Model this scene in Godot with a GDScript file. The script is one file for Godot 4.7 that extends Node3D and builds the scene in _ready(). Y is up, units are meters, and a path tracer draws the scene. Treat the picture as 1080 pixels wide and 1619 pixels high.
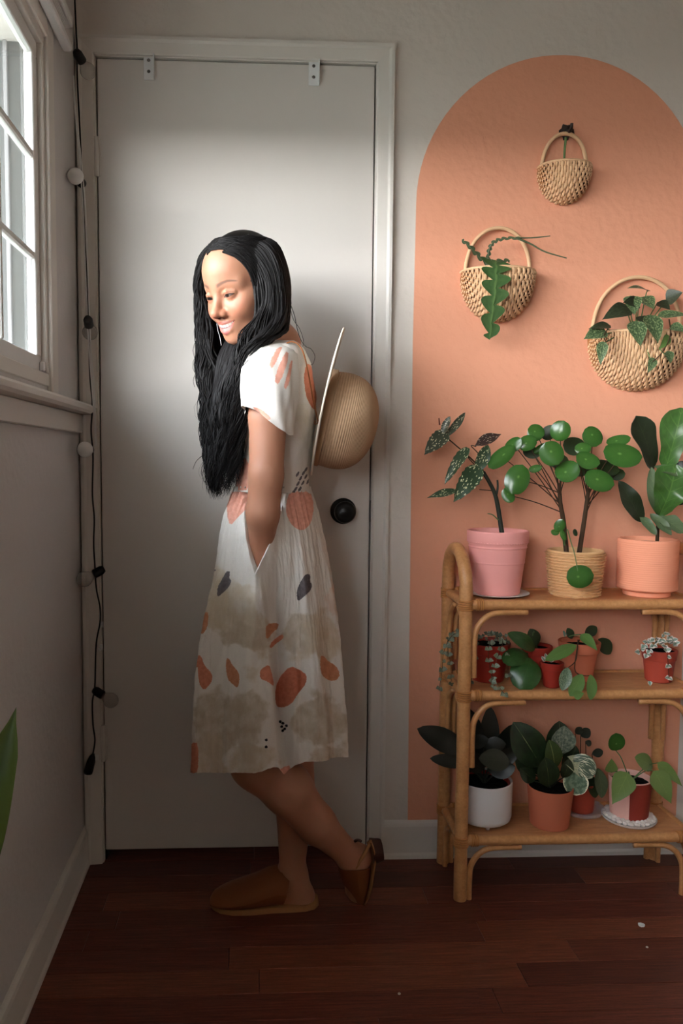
extends Node3D
# A young woman in a printed dress stands by a door, next to a painted arch with hanging baskets and a rattan plant shelf.

const FOCAL := 1234.628
const PPX := 460.6155
const PPY := 809.5
const EYE := Vector3(0.0, 1.0748, 2.0301)
var cam_basis: Basis
var rng := RandomNumberGenerator.new()
var noise := FastNoiseLite.new()
var M := {}
const WL := -0.448      # inner face of the left wall

func _ready() -> void:
	rng.seed = 7
	noise.seed = 3
	noise.frequency = 1.0
	setup_camera_and_light()
	make_materials()
	build_room()
	build_window()
	build_door()
	build_person()
	build_hat()
	build_shelf()
	build_wall_baskets()
	build_top_plants()
	build_middle_plants()
	build_bottom_plants()
	build_string_lights()
	build_small_things()

func setup_camera_and_light() -> void:
	cam_basis = Basis(Vector3.UP, -0.047) * Basis(Vector3.RIGHT, -0.069) * Basis(Vector3.BACK, 0.0055)
	var cam := Camera3D.new()
	cam.name = "camera"
	cam.projection = Camera3D.PROJECTION_FRUSTUM
	cam.near = 0.05
	cam.far = 60.0
	cam.size = 2.0 * PPY / FOCAL * cam.near
	cam.frustum_offset = Vector2((540.0 - PPX) / FOCAL * cam.near, 0.0)
	cam.transform = Transform3D(cam_basis, EYE)
	add_child(cam)
	cam.current = true
	var sky_mat := ProceduralSkyMaterial.new()
	sky_mat.sky_top_color = Color(0.64, 0.68, 0.72)
	sky_mat.sky_horizon_color = Color(0.99, 0.99, 0.985)
	sky_mat.sky_curve = 0.2
	sky_mat.ground_bottom_color = Color(0.20, 0.20, 0.19)
	sky_mat.ground_horizon_color = Color(0.26, 0.26, 0.25)
	sky_mat.sky_energy_multiplier = 1.0
	var sky := Sky.new()
	sky.sky_material = sky_mat
	var env := Environment.new()
	env.background_mode = Environment.BG_SKY
	env.sky = sky
	env.background_energy_multiplier = 47.0
	env.tonemap_mode = Environment.TONE_MAPPER_LINEAR
	env.tonemap_exposure = 1.0
	env.sdfgi_enabled = true
	env.ssao_enabled = true
	env.ssil_enabled = true
	var we := WorldEnvironment.new()
	we.name = "world"
	we.environment = env
	add_child(we)

# ---------------------------------------------------------------- photograph pixel -> point on a plane of known depth
func P(px: float, py: float, z: float) -> Vector3:
	var d := cam_basis * Vector3((px - PPX) / FOCAL, -(py - PPY) / FOCAL, -1.0)
	return EYE + d * ((z - EYE.z) / d.z)

func PX(px: float, py: float, x: float) -> Vector3:
	var d := cam_basis * Vector3((px - PPX) / FOCAL, -(py - PPY) / FOCAL, -1.0)
	return EYE + d * ((x - EYE.x) / d.x)

func mpp(z: float) -> float:   # metres per pixel at depth z
	return (EYE.z - z) / FOCAL

# ---------------------------------------------------------------- nodes
var used := {}
func numbered(n: String) -> String:
	if not used.has(n):
		used[n] = 0
		return n
	used[n] += 1
	return "%s_%03d" % [n, used[n]]

func thing(called: String, label: String, category: String, at := Vector3.ZERO, group := "") -> Node3D:
	var o := Node3D.new()
	o.name = numbered(called)
	o.position = at
	add_child(o)
	tag(o, label, category, group)
	return o

func tag(o: Node3D, label: String, category: String, group := "") -> void:
	o.set_meta("label", label)
	o.set_meta("category", category)
	if group != "":
		o.set_meta("group", group)

# mesh vertices are given in world space; 'off' moves them into the parent's own space
func part(parent: Node3D, called: String, mesh: Mesh, mat: Material) -> MeshInstance3D:
	var o := MeshInstance3D.new()
	if parent == self:
		o.name = numbered(called)
	else:
		var nm := called
		var k := 0
		while parent.has_node(NodePath(nm)):
			k += 1
			nm = "%s_%03d" % [called, k]
		o.name = nm
	o.mesh = mesh
	o.material_override = mat
	parent.add_child(o, true)
	if parent != self:
		var off := Vector3.ZERO
		var q: Node = parent
		while q != self:
			off += (q as Node3D).position
			q = q.get_parent()
		o.position = -off
	return o

func struct(parent: Node3D, called: String, mesh: Mesh, mat: Material) -> MeshInstance3D:
	var o := part(parent, called, mesh, mat)
	if parent == self:
		o.set_meta("kind", "structure")
	return o

# ---------------------------------------------------------------- mesh buffer: triangles wound counter-clockwise seen from outside
class MB:
	var v := PackedVector3Array()
	var uv := PackedVector2Array()
	var col := PackedColorArray()
	var idx := PackedInt32Array()
	var has_col := false

	func vert(p: Vector3, t := Vector2.ZERO, c := Color.WHITE) -> int:
		v.append(p)
		uv.append(t)
		col.append(c)
		return v.size() - 1

	func tri(a: int, b: int, c: int) -> void:
		idx.append(a)
		idx.append(b)
		idx.append(c)

	func quad(a: int, b: int, c: int, d: int) -> void:
		tri(a, b, c)
		tri(a, c, d)

	# flat-shaded quad with its own corners
	func face(a: Vector3, b: Vector3, c: Vector3, d: Vector3) -> void:
		var i := vert(a, Vector2(0, 0))
		vert(b, Vector2(1, 0))
		vert(c, Vector2(1, 1))
		vert(d, Vector2(0, 1))
		quad(i, i + 1, i + 2, i + 3)

	func ngon(pts: PackedVector3Array) -> void:
		var i := v.size()
		for p in pts:
			vert(p)
		for k in range(1, pts.size() - 1):
			tri(i, i + k, i + k + 1)

	# box with chamfered edges
	func box(lo: Vector3, hi: Vector3, ch := 0.0) -> void:
		var c := (lo + hi) * 0.5
		var h := (hi - lo) * 0.5
		ch = minf(ch, minf(h.x, minf(h.y, h.z)) * 0.9)
		for ax in 3:
			var a1 := (ax + 1) % 3
			var a2 := (ax + 2) % 3
			for s in [-1.0, 1.0]:
				var q: Array[Vector3] = []
				for k in [[-1, -1], [1, -1], [1, 1], [-1, 1]]:
					var p := Vector3()
					p[ax] = h[ax] * s
					p[a1] = (h[a1] - ch) * k[0]
					p[a2] = (h[a2] - ch) * k[1]
					q.append(c + p)
				if s > 0:
					face(q[0], q[1], q[2], q[3])
				else:
					face(q[3], q[2], q[1], q[0])
		if ch <= 0.0:
			return
		for ax in 3:   # edges that run along ax
			var a1 := (ax + 1) % 3
			var a2 := (ax + 2) % 3
			for s1 in [-1.0, 1.0]:
				for s2 in [-1.0, 1.0]:
					var q: Array[Vector3] = []
					for e in [-1.0, 1.0]:
						var p := Vector3()
						p[ax] = (h[ax] - ch) * e
						p[a1] = h[a1] * s1
						p[a2] = (h[a2] - ch) * s2
						var r := p
						r[a1] = (h[a1] - ch) * s1
						r[a2] = h[a2] * s2
						q.append(c + p)
						q.append(c + r)
					if s1 * s2 < 0:
						face(q[0], q[2], q[3], q[1])
					else:
						face(q[1], q[3], q[2], q[0])
		for s1 in [-1.0, 1.0]:
			for s2 in [-1.0, 1.0]:
				for s3 in [-1.0, 1.0]:
					var a := c + Vector3(h.x * s1, (h.y - ch) * s2, (h.z - ch) * s3)
					var b := c + Vector3((h.x - ch) * s1, h.y * s2, (h.z - ch) * s3)
					var d := c + Vector3((h.x - ch) * s1, (h.y - ch) * s2, h.z * s3)
					var i := vert(a)
					vert(b)
					vert(d)
					if s1 * s2 * s3 > 0:
						tri(i, i + 1, i + 2)
					else:
						tri(i, i + 2, i + 1)

	# rows of points; every row has the same count. Outside is to the left of (row direction) x (next row) ...
	func grid(rows: Array, closed := false, flip := false, uv_rows: Array = []) -> void:
		var n: int = rows[0].size()
		var base := v.size()
		var m := rows.size()
		for i in m:
			for j in n:
				var t := Vector2(float(j) / (n if closed else n - 1), float(i) / (m - 1))
				if uv_rows.size():
					t = uv_rows[i][j]
				vert(rows[i][j], t)
		var last := n if closed else n - 1
		for i in m - 1:
			for j in last:
				var a := base + i * n + j
				var b := base + i * n + (j + 1) % n
				var c := b + n
				var d := a + n
				if flip:
					quad(a, d, c, b)
				else:
					quad(a, b, c, d)

	func tube(path: PackedVector3Array, radii: PackedFloat32Array, sides := 8, caps := true, flat := 1.0, hint := Vector3.ZERO) -> void:
		var n := path.size()
		var base := v.size()
		var up := Vector3.UP
		var t0 := (path[1] - path[0]).normalized()
		if hint != Vector3.ZERO:
			up = hint
		if absf(up.dot(t0)) > 0.95:
			up = Vector3.RIGHT if absf(t0.x) < 0.9 else Vector3.BACK
		var side := t0.cross(up).normalized()
		var dist := 0.0
		for i in n:
			var t: Vector3
			if i == 0:
				t = t0
			elif i == n - 1:
				t = (path[i] - path[i - 1]).normalized()
			else:
				t = (path[i + 1] - path[i - 1]).normalized()
			if i > 0:
				dist += path[i].distance_to(path[i - 1])
			side = (side - t * side.dot(t)).normalized()
			var nn := side.cross(t)
			var r: float = radii[mini(i, radii.size() - 1)]
			for k in sides:
				var a := TAU * k / sides
				vert(path[i] + side * (cos(a) * r) + nn * (sin(a) * r * flat), Vector2(float(k) / sides, dist * 10.0))
		for i in n - 1:
			for k in sides:
				var a := base + i * sides + k
				var b := base + i * sides + (k + 1) % sides
				quad(a, a + sides, b + sides, b)
		if caps:
			var c0 := vert(path[0], Vector2(0.5, 0))
			var c1 := vert(path[n - 1], Vector2(0.5, dist * 10.0))
			for k in sides:
				tri(c0, base + k, base + (k + 1) % sides)
				tri(c1, base + (n - 1) * sides + (k + 1) % sides, base + (n - 1) * sides + k)

	# profile points (radius, height) from the bottom outside upwards; turned round the y axis through c
	func lathe(c: Vector3, prof: Array, segs := 40, sx := 1.0, sz := 1.0) -> void:
		var base := v.size()
		var m := prof.size()
		for i in m:
			for k in segs + 1:
				var a := TAU * k / segs - PI * 0.5
				var q: Vector2 = prof[i]
				vert(c + Vector3(cos(a) * q.x * sx, q.y, sin(a) * q.x * sz), Vector2(float(k) / segs, float(i) / (m - 1)))
		for i in m - 1:
			for k in segs:
				var a := base + i * (segs + 1) + k
				quad(a, a + segs + 1, a + segs + 2, a + 1)

	func ball(c: Vector3, r: Vector3, seg := 20, rings := 12, turn := Basis.IDENTITY) -> void:
		var base := v.size()
		for i in rings + 1:
			var b := PI * i / rings
			for k in seg + 1:
				var a := TAU * k / seg
				vert(c + turn * (Vector3(sin(b) * cos(a), -cos(b), sin(b) * sin(a)) * r), Vector2(float(k) / seg, float(i) / rings))
		for i in rings:
			for k in seg:
				var a := base + i * (seg + 1) + k
				quad(a, a + seg + 1, a + seg + 2, a + 1)

	func done(smooth := true) -> ArrayMesh:
		var n := PackedVector3Array()
		n.resize(v.size())
		if smooth:
			# points that coincide share their normal where they were made as one; seams of lathes are welded by position
			for t in range(0, idx.size(), 3):
				var a := idx[t]
				var b := idx[t + 1]
				var c := idx[t + 2]
				var f := (v[b] - v[a]).cross(v[c] - v[a])
				n[a] += f
				n[b] += f
				n[c] += f
			for i in n.size():
				n[i] = n[i].normalized() if n[i].length_squared() > 1e-30 else Vector3.UP
		var rev := PackedInt32Array()
		rev.resize(idx.size())
		for t in range(0, idx.size(), 3):
			rev[t] = idx[t]
			rev[t + 1] = idx[t + 2]
			rev[t + 2] = idx[t + 1]
		var arr := []
		arr.resize(Mesh.ARRAY_MAX)
		arr[Mesh.ARRAY_VERTEX] = v
		arr[Mesh.ARRAY_NORMAL] = n
		arr[Mesh.ARRAY_TEX_UV] = uv
		if has_col:
			arr[Mesh.ARRAY_COLOR] = col
		arr[Mesh.ARRAY_INDEX] = rev
		var m := ArrayMesh.new()
		m.add_surface_from_arrays(Mesh.PRIMITIVE_TRIANGLES, arr)
		return m

func spline(keys: Array, n: int) -> PackedVector3Array:   # Catmull-Rom through the keys
	var out := PackedVector3Array()
	var m := keys.size()
	for i in n:
		var t := float(i) / (n - 1) * (m - 1)
		var k := mini(int(t), m - 2)
		var a: Vector3 = keys[maxi(k - 1, 0)]
		var b: Vector3 = keys[k]
		var c: Vector3 = keys[k + 1]
		var d: Vector3 = keys[mini(k + 2, m - 1)]
		out.append(b.cubic_interpolate(c, a, d, t - k))
	return out

func curve1(keys: Array, x: float) -> float:   # keys: [x, value] rising; eased between
	if x <= keys[0][0]:
		return keys[0][1]
	for i in range(1, keys.size()):
		if x <= keys[i][0]:
			var t: float = (x - keys[i - 1][0]) / (keys[i][0] - keys[i - 1][0])
			var p0: float = keys[maxi(i - 2, 0)][1]
			var p3: float = keys[mini(i + 1, keys.size() - 1)][1]
			return cubic_interpolate(keys[i - 1][1], keys[i][1], p0, p3, t) if keys.size() > 2 else lerpf(keys[0][1], keys[1][1], t)
	return keys[-1][1]

func radii(n: int, a: float, b: float) -> PackedFloat32Array:
	var r := PackedFloat32Array()
	for i in n:
		r.append(lerpf(a, b, float(i) / (n - 1)))
	return r

func tube_mesh(keys: Array, r0: float, r1: float, n := 16, sides := 8) -> ArrayMesh:
	var mb := MB.new()
	mb.tube(spline(keys, n), radii(n, r0, r1), sides)
	return mb.done()

func box_mesh(lo: Vector3, hi: Vector3, ch := 0.0) -> ArrayMesh:
	var mb := MB.new()
	mb.box(lo, hi, ch)
	return mb.done()

# ---------------------------------------------------------------- materials
func mat(c: Color, rough := 0.7, spec := 0.5) -> StandardMaterial3D:
	var m := StandardMaterial3D.new()
	m.albedo_color = c
	m.roughness = rough
	m.metallic_specular = spec
	return m

func tex_mat(im: Image, rough := 0.7, spec := 0.5, repeat := true) -> StandardMaterial3D:
	var m := mat(Color.WHITE, rough, spec)
	m.albedo_texture = ImageTexture.create_from_image(im)
	m.texture_repeat = repeat
	return m

func noise_tex(freq: float, size: int, normal: bool, bump := 2.0, octaves := 3) -> NoiseTexture2D:
	var n := FastNoiseLite.new()
	n.noise_type = FastNoiseLite.TYPE_SIMPLEX_SMOOTH
	n.seed = 11
	n.frequency = freq
	n.fractal_octaves = octaves
	var t := NoiseTexture2D.new()
	t.width = size
	t.height = size
	t.seamless = true
	t.noise = n
	t.as_normal_map = normal
	t.bump_strength = bump
	return t

func relief(m: StandardMaterial3D, t: Texture2D, scale: float, amount: float) -> void:
	m.normal_enabled = true
	m.normal_texture = t
	m.normal_scale = amount
	m.uv1_triplanar = true
	m.uv1_world_triplanar = true
	m.uv1_scale = Vector3.ONE * scale

# wood: streaks that run along u
func wood_image(a: Color, b: Color, w: int, h: int, sd: int, fine := 1.0) -> Image:
	var im := Image.create(w, h, false, Image.FORMAT_RGB8)
	noise.seed = sd
	for y in h:
		for x in w:
			var f := noise.get_noise_2d(x * 0.012, y * 0.16 * fine) * 0.5 + noise.get_noise_2d(x * 0.035 + 40.0, y * 0.5 * fine) * 0.35 + noise.get_noise_2d(x * 0.2, y * 0.9 * fine + 90.0) * 0.25
			var t := clampf(0.5 + f * 0.9, 0.0, 1.0)
			im.set_pixel(x, y, a.lerp(b, t))
	noise.seed = 3
	return im

func make_materials() -> void:
	var plaster := noise_tex(0.03, 512, true, 3.0, 4)
	M.wall_far = mat(Color(0.58, 0.53, 0.48), 0.9, 0.2)
	M.wall = mat(Color(0.83, 0.80, 0.765), 0.75, 0.3)
	relief(M.wall, plaster, 2.2, 0.35)
	M.wall_left = mat(Color(0.80, 0.785, 0.775), 0.6, 0.35)
	relief(M.wall_left, plaster, 2.2, 0.3)
	M.arch = mat(Color(0.885, 0.625, 0.505), 0.75, 0.3)
	relief(M.arch, plaster, 2.2, 0.4)
	M.door = mat(Color(0.835, 0.815, 0.79), 0.42, 0.4)
	relief(M.door, noise_tex(0.02, 256, true, 1.5, 2), 3.0, 0.15)
	M.trim = mat(Color(0.84, 0.82, 0.79), 0.45, 0.45)
	M.sash = mat(Color(0.88, 0.88, 0.87), 0.4, 0.5)
	M.ceiling = mat(Color(0.78, 0.75, 0.72), 0.9, 0.2)
	M.gap = mat(Color(0.03, 0.025, 0.02), 0.9, 0.1)
	M.glass = StandardMaterial3D.new()
	M.glass.transparency = BaseMaterial3D.TRANSPARENCY_ALPHA
	M.glass.albedo_color = Color(1, 1, 1, 0.04)
	M.glass.roughness = 0.02
	M.planks = []
	for k in 4:
		var c: Array = [[Color(0.20, 0.10, 0.08), Color(0.36, 0.20, 0.155)], [Color(0.18, 0.09, 0.075), Color(0.31, 0.17, 0.135)], [Color(0.24, 0.13, 0.095), Color(0.42, 0.24, 0.18)], [Color(0.19, 0.09, 0.075), Color(0.38, 0.21, 0.165)]][k]
		var m := tex_mat(wood_image((c[0] as Color) * 1.45, (c[1] as Color) * 1.4, 512, 128, 20 + k), 0.38, 0.4)
		M.planks.append(m)
	M.floor_base = mat(Color(0.10, 0.05, 0.04), 0.8)
	M.rattan = tex_mat(wood_image(Color(0.69, 0.47, 0.28), Color(0.84, 0.62, 0.41), 256, 64, 31, 0.4), 0.42, 0.5)
	M.rattan.uv1_scale = Vector3(1, 1, 1)
	M.board = tex_mat(wood_image(Color(0.68, 0.46, 0.29), Color(0.83, 0.60, 0.41), 512, 128, 33), 0.45, 0.45)
	M.wrap = mat(Color(0.72, 0.48, 0.26), 0.5, 0.5)
	M.wicker = mat(Color(0.88, 0.72, 0.56), 0.6, 0.4)
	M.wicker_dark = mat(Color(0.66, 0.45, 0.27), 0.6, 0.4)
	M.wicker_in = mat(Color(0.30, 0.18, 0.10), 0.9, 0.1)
	M.weave = mat(Color(0.88, 0.70, 0.50), 0.55, 0.45)
	M.soil = mat(Color(0.055, 0.045, 0.04), 0.95, 0.2)
	relief(M.soil, noise_tex(0.2, 128, true, 8.0, 3), 20.0, 1.0)
	M.pink_pot = mat(Color(0.93, 0.63, 0.60), 0.7, 0.35)
	M.peach_pot = mat(Color(0.95, 0.63, 0.50), 0.8, 0.25)
	M.terracotta = mat(Color(0.75, 0.42, 0.31), 0.75, 0.3)
	M.red_pot = mat(Color(0.58, 0.16, 0.11), 0.55, 0.4)
	M.rust_pot = mat(Color(0.68, 0.27, 0.20), 0.6, 0.4)
	M.white_pot = mat(Color(0.86, 0.84, 0.83), 0.35, 0.5)
	M.blush = mat(Color(0.93, 0.72, 0.66), 0.6, 0.4)
	M.oxide = mat(Color(0.58, 0.21, 0.16), 0.65, 0.4)
	M.china = mat(Color(0.88, 0.86, 0.84), 0.25, 0.5)
	M.pebble = mat(Color(0.90, 0.86, 0.83), 0.5, 0.5)
	M.clear = StandardMaterial3D.new()
	M.clear.transparency = BaseMaterial3D.TRANSPARENCY_ALPHA
	M.clear.albedo_color = Color(0.9, 0.92, 0.95, 0.25)
	M.clear.roughness = 0.05
	M.stem_brown = mat(Color(0.26, 0.19, 0.13), 0.7, 0.3)
	M.stem_green = mat(Color(0.36, 0.46, 0.27), 0.6, 0.4)
	M.stem_dark = mat(Color(0.16, 0.17, 0.13), 0.6, 0.4)
	M.twig = mat(Color(0.42, 0.16, 0.08), 0.7)
	M.black = mat(Color(0.05, 0.048, 0.045), 0.45, 0.4)
	M.iron = mat(Color(0.16, 0.10, 0.085), 0.5, 0.5)
	M.knob = mat(Color(0.055, 0.05, 0.047), 0.35, 0.5)
	M.knob.metallic = 0.5
	M.plastic = mat(Color(0.88, 0.88, 0.88), 0.4, 0.5)
	M.screw = mat(Color(0.45, 0.43, 0.42), 0.35)
	M.screw.metallic = 0.9
	M.bulb = mat(Color(0.94, 0.94, 0.93), 0.3, 0.5)
	M.bulb.backlight_enabled = true
	M.bulb.backlight = Color(0.5, 0.5, 0.5)
	M.bulb_dim = mat(Color(0.72, 0.70, 0.67, 0.38), 0.35, 0.5)
	M.bulb_dim.transparency = BaseMaterial3D.TRANSPARENCY_ALPHA
	M.cord_white = mat(Color(0.86, 0.86, 0.85), 0.5)
	M.hat = mat(Color(0.71, 0.585, 0.465), 0.75, 0.25)
	M.hat_brim = mat(Color(0.93, 0.89, 0.82), 0.75, 0.25)
	M.leather = mat(Color(0.55, 0.33, 0.17), 0.6, 0.4)
	M.hair = mat(Color(0.085, 0.077, 0.077), 0.58, 0.32)
	M.shoe = mat(Color(0.50, 0.29, 0.17), 0.65, 0.3)
	M.sole = mat(Color(0.62, 0.44, 0.29), 0.6, 0.3)
	M.heel = mat(Color(0.25, 0.13, 0.09), 0.5, 0.4)
	M.silver = mat(Color(0.55, 0.55, 0.55), 0.4)
	M.silver.metallic = 1.0
	M.siding = mat(Color(0.27, 0.28, 0.27), 0.9, 0.1)
	M.siding_pale = mat(Color(0.32, 0.33, 0.325), 0.9, 0.1)
	M.batten = mat(Color(0.50, 0.50, 0.50), 0.9, 0.1)
	M.outside = mat(Color(0.35, 0.36, 0.32), 0.9)
	make_leaf_materials()

func leaf_mat(im: Image, rough := 0.35, back := Color(0.10, 0.16, 0.05), pale := false) -> StandardMaterial3D:
	im.adjust_bcs(1.06, 1.0, 0.70)
	var m := tex_mat(im, rough, 0.5, false)
	m.albedo_color = Color(1.0, 0.98, 0.95) if pale else Color(1.0, 0.92, 0.80)
	m.backlight_enabled = true
	m.backlight = back
	return m

# f(u, v) -> colour; u across the leaf (0.5 on the midrib), v from base to tip
func paint(w: int, h: int, f: Callable) -> Image:
	var im := Image.create(w, h, false, Image.FORMAT_RGB8)
	for y in h:
		for x in w:
			im.set_pixel(x, y, f.call((x + 0.5) / w, (y + 0.5) / h))
	return im

func vein(u: float, v: float, n: float, slope: float) -> float:   # 1 on a vein
	var c := absf(u - 0.5) * 2.0
	var mid := clampf(1.0 - c * 28.0, 0.0, 1.0)
	var p := fposmod(v * n - c * slope, 1.0)
	return maxf(mid, clampf(1.0 - absf(p - 0.5) * 16.0, 0.0, 1.0) * (1.0 - c) * 0.8)

func make_leaf_materials() -> void:
	# dark green with pale dots
	var dots := []
	for k in 60:
		dots.append([Vector2(rng.randf(), rng.randf()), rng.randf_range(0.012, 0.034)])
	var spotted := func(base: Color, spot: Color) -> Image:
		var im := paint(128, 192, func(u: float, v: float) -> Color:
			return base.lerp(base * 1.35, vein(u, v, 6.0, 1.2) * 0.5 + 0.2 * noise.get_noise_2d(u * 8.0, v * 8.0)))
		for d in dots:
			var c := Vector2(d[0].x * 128.0, d[0].y * 192.0)
			var r: float = d[1] * 128.0
			for y in range(int(c.y - r * 1.4), int(c.y + r * 1.4) + 1):
				for x in range(int(c.x - r), int(c.x + r) + 1):
					if x >= 0 and y >= 0 and x < 128 and y < 192 and Vector2((x - c.x), (y - c.y) / 1.35).length() < r:
						im.set_pixel(x, y, spot)
		return im
	M.begonia = leaf_mat(spotted.call(Color(0.13, 0.27, 0.17), Color(0.78, 0.85, 0.76)), 0.4)
	M.begonia_grey = leaf_mat(spotted.call(Color(0.19, 0.26, 0.22), Color(0.80, 0.85, 0.80)), 0.4)
	M.begonia_red = leaf_mat(spotted.call(Color(0.20, 0.11, 0.10), Color(0.62, 0.62, 0.64)), 0.4)
	M.pilea = leaf_mat(paint(96, 96, func(u: float, v: float) -> Color:
		var d := Vector2(u - 0.5, v - 0.42).length()
		var a := atan2(v - 0.42, u - 0.5)
		var ray := clampf(1.0 - absf(sin(a * 4.0)) * 9.0, 0.0, 1.0) * clampf(1.0 - d * 2.2, 0.0, 1.0)
		return Color(0.19, 0.45, 0.16).lerp(Color(0.42, 0.66, 0.34), maxf(clampf(1.0 - d * 14.0, 0.0, 1.0), ray * 0.35)).lerp(Color(0.13, 0.35, 0.12), clampf(d * 1.4 - 0.35, 0.0, 1.0))), 0.22)
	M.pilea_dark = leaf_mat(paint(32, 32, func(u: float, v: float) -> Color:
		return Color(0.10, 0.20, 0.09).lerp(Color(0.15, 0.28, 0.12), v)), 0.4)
	M.fig = leaf_mat(paint(128, 160, func(u: float, v: float) -> Color:
		return Color(0.17, 0.38, 0.15).lerp(Color(0.50, 0.70, 0.36), vein(u, v, 5.0, 1.3) * 0.75).lerp(Color(0.25, 0.50, 0.21), 0.35 + 0.5 * noise.get_noise_2d(u * 5.0, v * 5.0))), 0.3)
	M.fig_dark = leaf_mat(paint(128, 160, func(u: float, v: float) -> Color:
		return Color(0.10, 0.18, 0.10).lerp(Color(0.22, 0.32, 0.19), vein(u, v, 5.0, 1.3) * 0.6)), 0.4)
	M.fig_grey = leaf_mat(paint(128, 160, func(u: float, v: float) -> Color:
		return Color(0.27, 0.40, 0.29).lerp(Color(0.45, 0.58, 0.42), vein(u, v, 5.0, 1.3) * 0.7)), 0.45)
	M.scindapsus = leaf_mat(paint(128, 128, func(u: float, v: float) -> Color:
		var n := noise.get_noise_2d(u * 7.0, v * 9.0) + 0.5 * noise.get_noise_2d(u * 22.0, v * 26.0)
		var c := absf(u - 0.5) * 2.0
		return Color(0.18, 0.34, 0.20).lerp(Color(0.52, 0.66, 0.52), clampf(n * 4.0 - 0.1, 0.0, 1.0) * 0.85 + clampf((c - 0.86) * 5.0, 0.0, 0.4)).lerp(Color(0.10, 0.22, 0.13), clampf(1.0 - c * 14.0, 0.0, 1.0) * 0.5)), 0.5)
	M.scindapsus_dark = leaf_mat(paint(48, 48, func(u: float, v: float) -> Color:
		return Color(0.12, 0.19, 0.13).lerp(Color(0.22, 0.32, 0.23), clampf(0.4 + noise.get_noise_2d(u * 6.0, v * 6.0), 0.0, 1.0))), 0.5)
	M.cactus = leaf_mat(paint(64, 128, func(u: float, v: float) -> Color:
		return Color(0.21, 0.42, 0.22).lerp(Color(0.36, 0.58, 0.33), clampf(1.0 - absf(u - 0.5) * 7.0, 0.0, 1.0) + 0.3 * noise.get_noise_2d(u * 6.0, v * 12.0))), 0.45)
	M.cactus_grey = leaf_mat(paint(32, 32, func(u: float, v: float) -> Color:
		return Color(0.24, 0.35, 0.26).lerp(Color(0.32, 0.43, 0.32), v)), 0.5)
	M.peperomia = leaf_mat(paint(96, 96, func(u: float, v: float) -> Color:
		return Color(0.15, 0.37, 0.17).lerp(Color(0.31, 0.54, 0.30), vein(u, v, 3.0, 1.6) * 0.35 + 0.3 * noise.get_noise_2d(u * 4.0, v * 4.0))), 0.3)
	M.philodendron = leaf_mat(paint(96, 96, func(u: float, v: float) -> Color:
		return Color(0.27, 0.50, 0.22).lerp(Color(0.45, 0.66, 0.36), vein(u, v, 4.0, 1.2) * 0.4 + 0.2)), 0.35)
	M.philodendron_grey = leaf_mat(paint(96, 96, func(u: float, v: float) -> Color:
		return Color(0.25, 0.40, 0.33).lerp(Color(0.50, 0.63, 0.57), clampf(0.3 + noise.get_noise_2d(u * 10.0, v * 10.0) * 1.2, 0.0, 1.0))), 0.35)
	M.hearts = leaf_mat(paint(48, 48, func(u: float, v: float) -> Color:
		return Color(0.28, 0.37, 0.33).lerp(Color(0.55, 0.62, 0.58), clampf(0.3 + noise.get_noise_2d(u * 6.0, v * 6.0) * 1.5, 0.0, 1.0))), 0.45)
	M.hearts_pale = leaf_mat(paint(48, 48, func(u: float, v: float) -> Color:
		var c := absf(u - 0.5) * 2.0
		return Color(0.42, 0.55, 0.47).lerp(Color(0.90, 0.84, 0.83), clampf((c - 0.35) * 2.5 + noise.get_noise_2d(u * 7.0, v * 7.0), 0.0, 1.0))), 0.45, Color(0.12, 0.14, 0.08), true)
	M.calathea = leaf_mat(paint(128, 160, func(u: float, v: float) -> Color:
		return Color(0.08, 0.17, 0.10).lerp(Color(0.52, 0.62, 0.42), clampf(1.0 - absf(u - 0.5) * 50.0, 0.0, 1.0) * 0.9 + vein(u, v, 8.0, 1.3) * 0.12).lerp(Color(0.12, 0.26, 0.14), 0.4 + noise.get_noise_2d(u * 3.0, v * 3.0))), 0.38)
	M.calathea_mid = leaf_mat(paint(128, 160, func(u: float, v: float) -> Color:
		return Color(0.18, 0.31, 0.14).lerp(Color(0.58, 0.68, 0.45), clampf(1.0 - absf(u - 0.5) * 40.0, 0.0, 1.0) * 0.9 + vein(u, v, 7.0, 1.3) * 0.3)), 0.35)
	M.calathea_silver = leaf_mat(paint(128, 160, func(u: float, v: float) -> Color:
		return Color(0.24, 0.36, 0.35).lerp(Color(0.50, 0.60, 0.60), clampf(vein(u, v, 6.0, 1.3) * 0.6 + 0.45 + noise.get_noise_2d(u * 7.0, v * 7.0), 0.0, 1.0))), 0.3)
	M.dark_leaf = leaf_mat(paint(48, 48, func(u: float, v: float) -> Color:
		return Color(0.06, 0.10, 0.075).lerp(Color(0.13, 0.18, 0.14), vein(u, v, 4.0, 1.0) * 0.7)), 0.4)
	M.dark_leaf_pale = leaf_mat(paint(48, 48, func(u: float, v: float) -> Color:
		return Color(0.13, 0.18, 0.14).lerp(Color(0.24, 0.30, 0.24), vein(u, v, 5.0, 1.0) * 0.7)), 0.4)
	M.variegated = leaf_mat(paint(128, 128, func(u: float, v: float) -> Color:
		var c := absf(u - 0.5) * 2.0
		var e := clampf((maxf(c, absf(v - 0.5) * 2.0) + 0.12 * noise.get_noise_2d(u * 9.0, v * 9.0) - 0.82) * 9.0, 0.0, 1.0)
		return Color(0.27, 0.40, 0.29).lerp(Color(0.42, 0.54, 0.42), clampf(0.5 + 2.0 * noise.get_noise_2d(u * 4.0, v * 4.0), 0.0, 1.0)).lerp(Color(0.90, 0.88, 0.74), e)), 0.4, Color(0.12, 0.14, 0.08), true)
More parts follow.
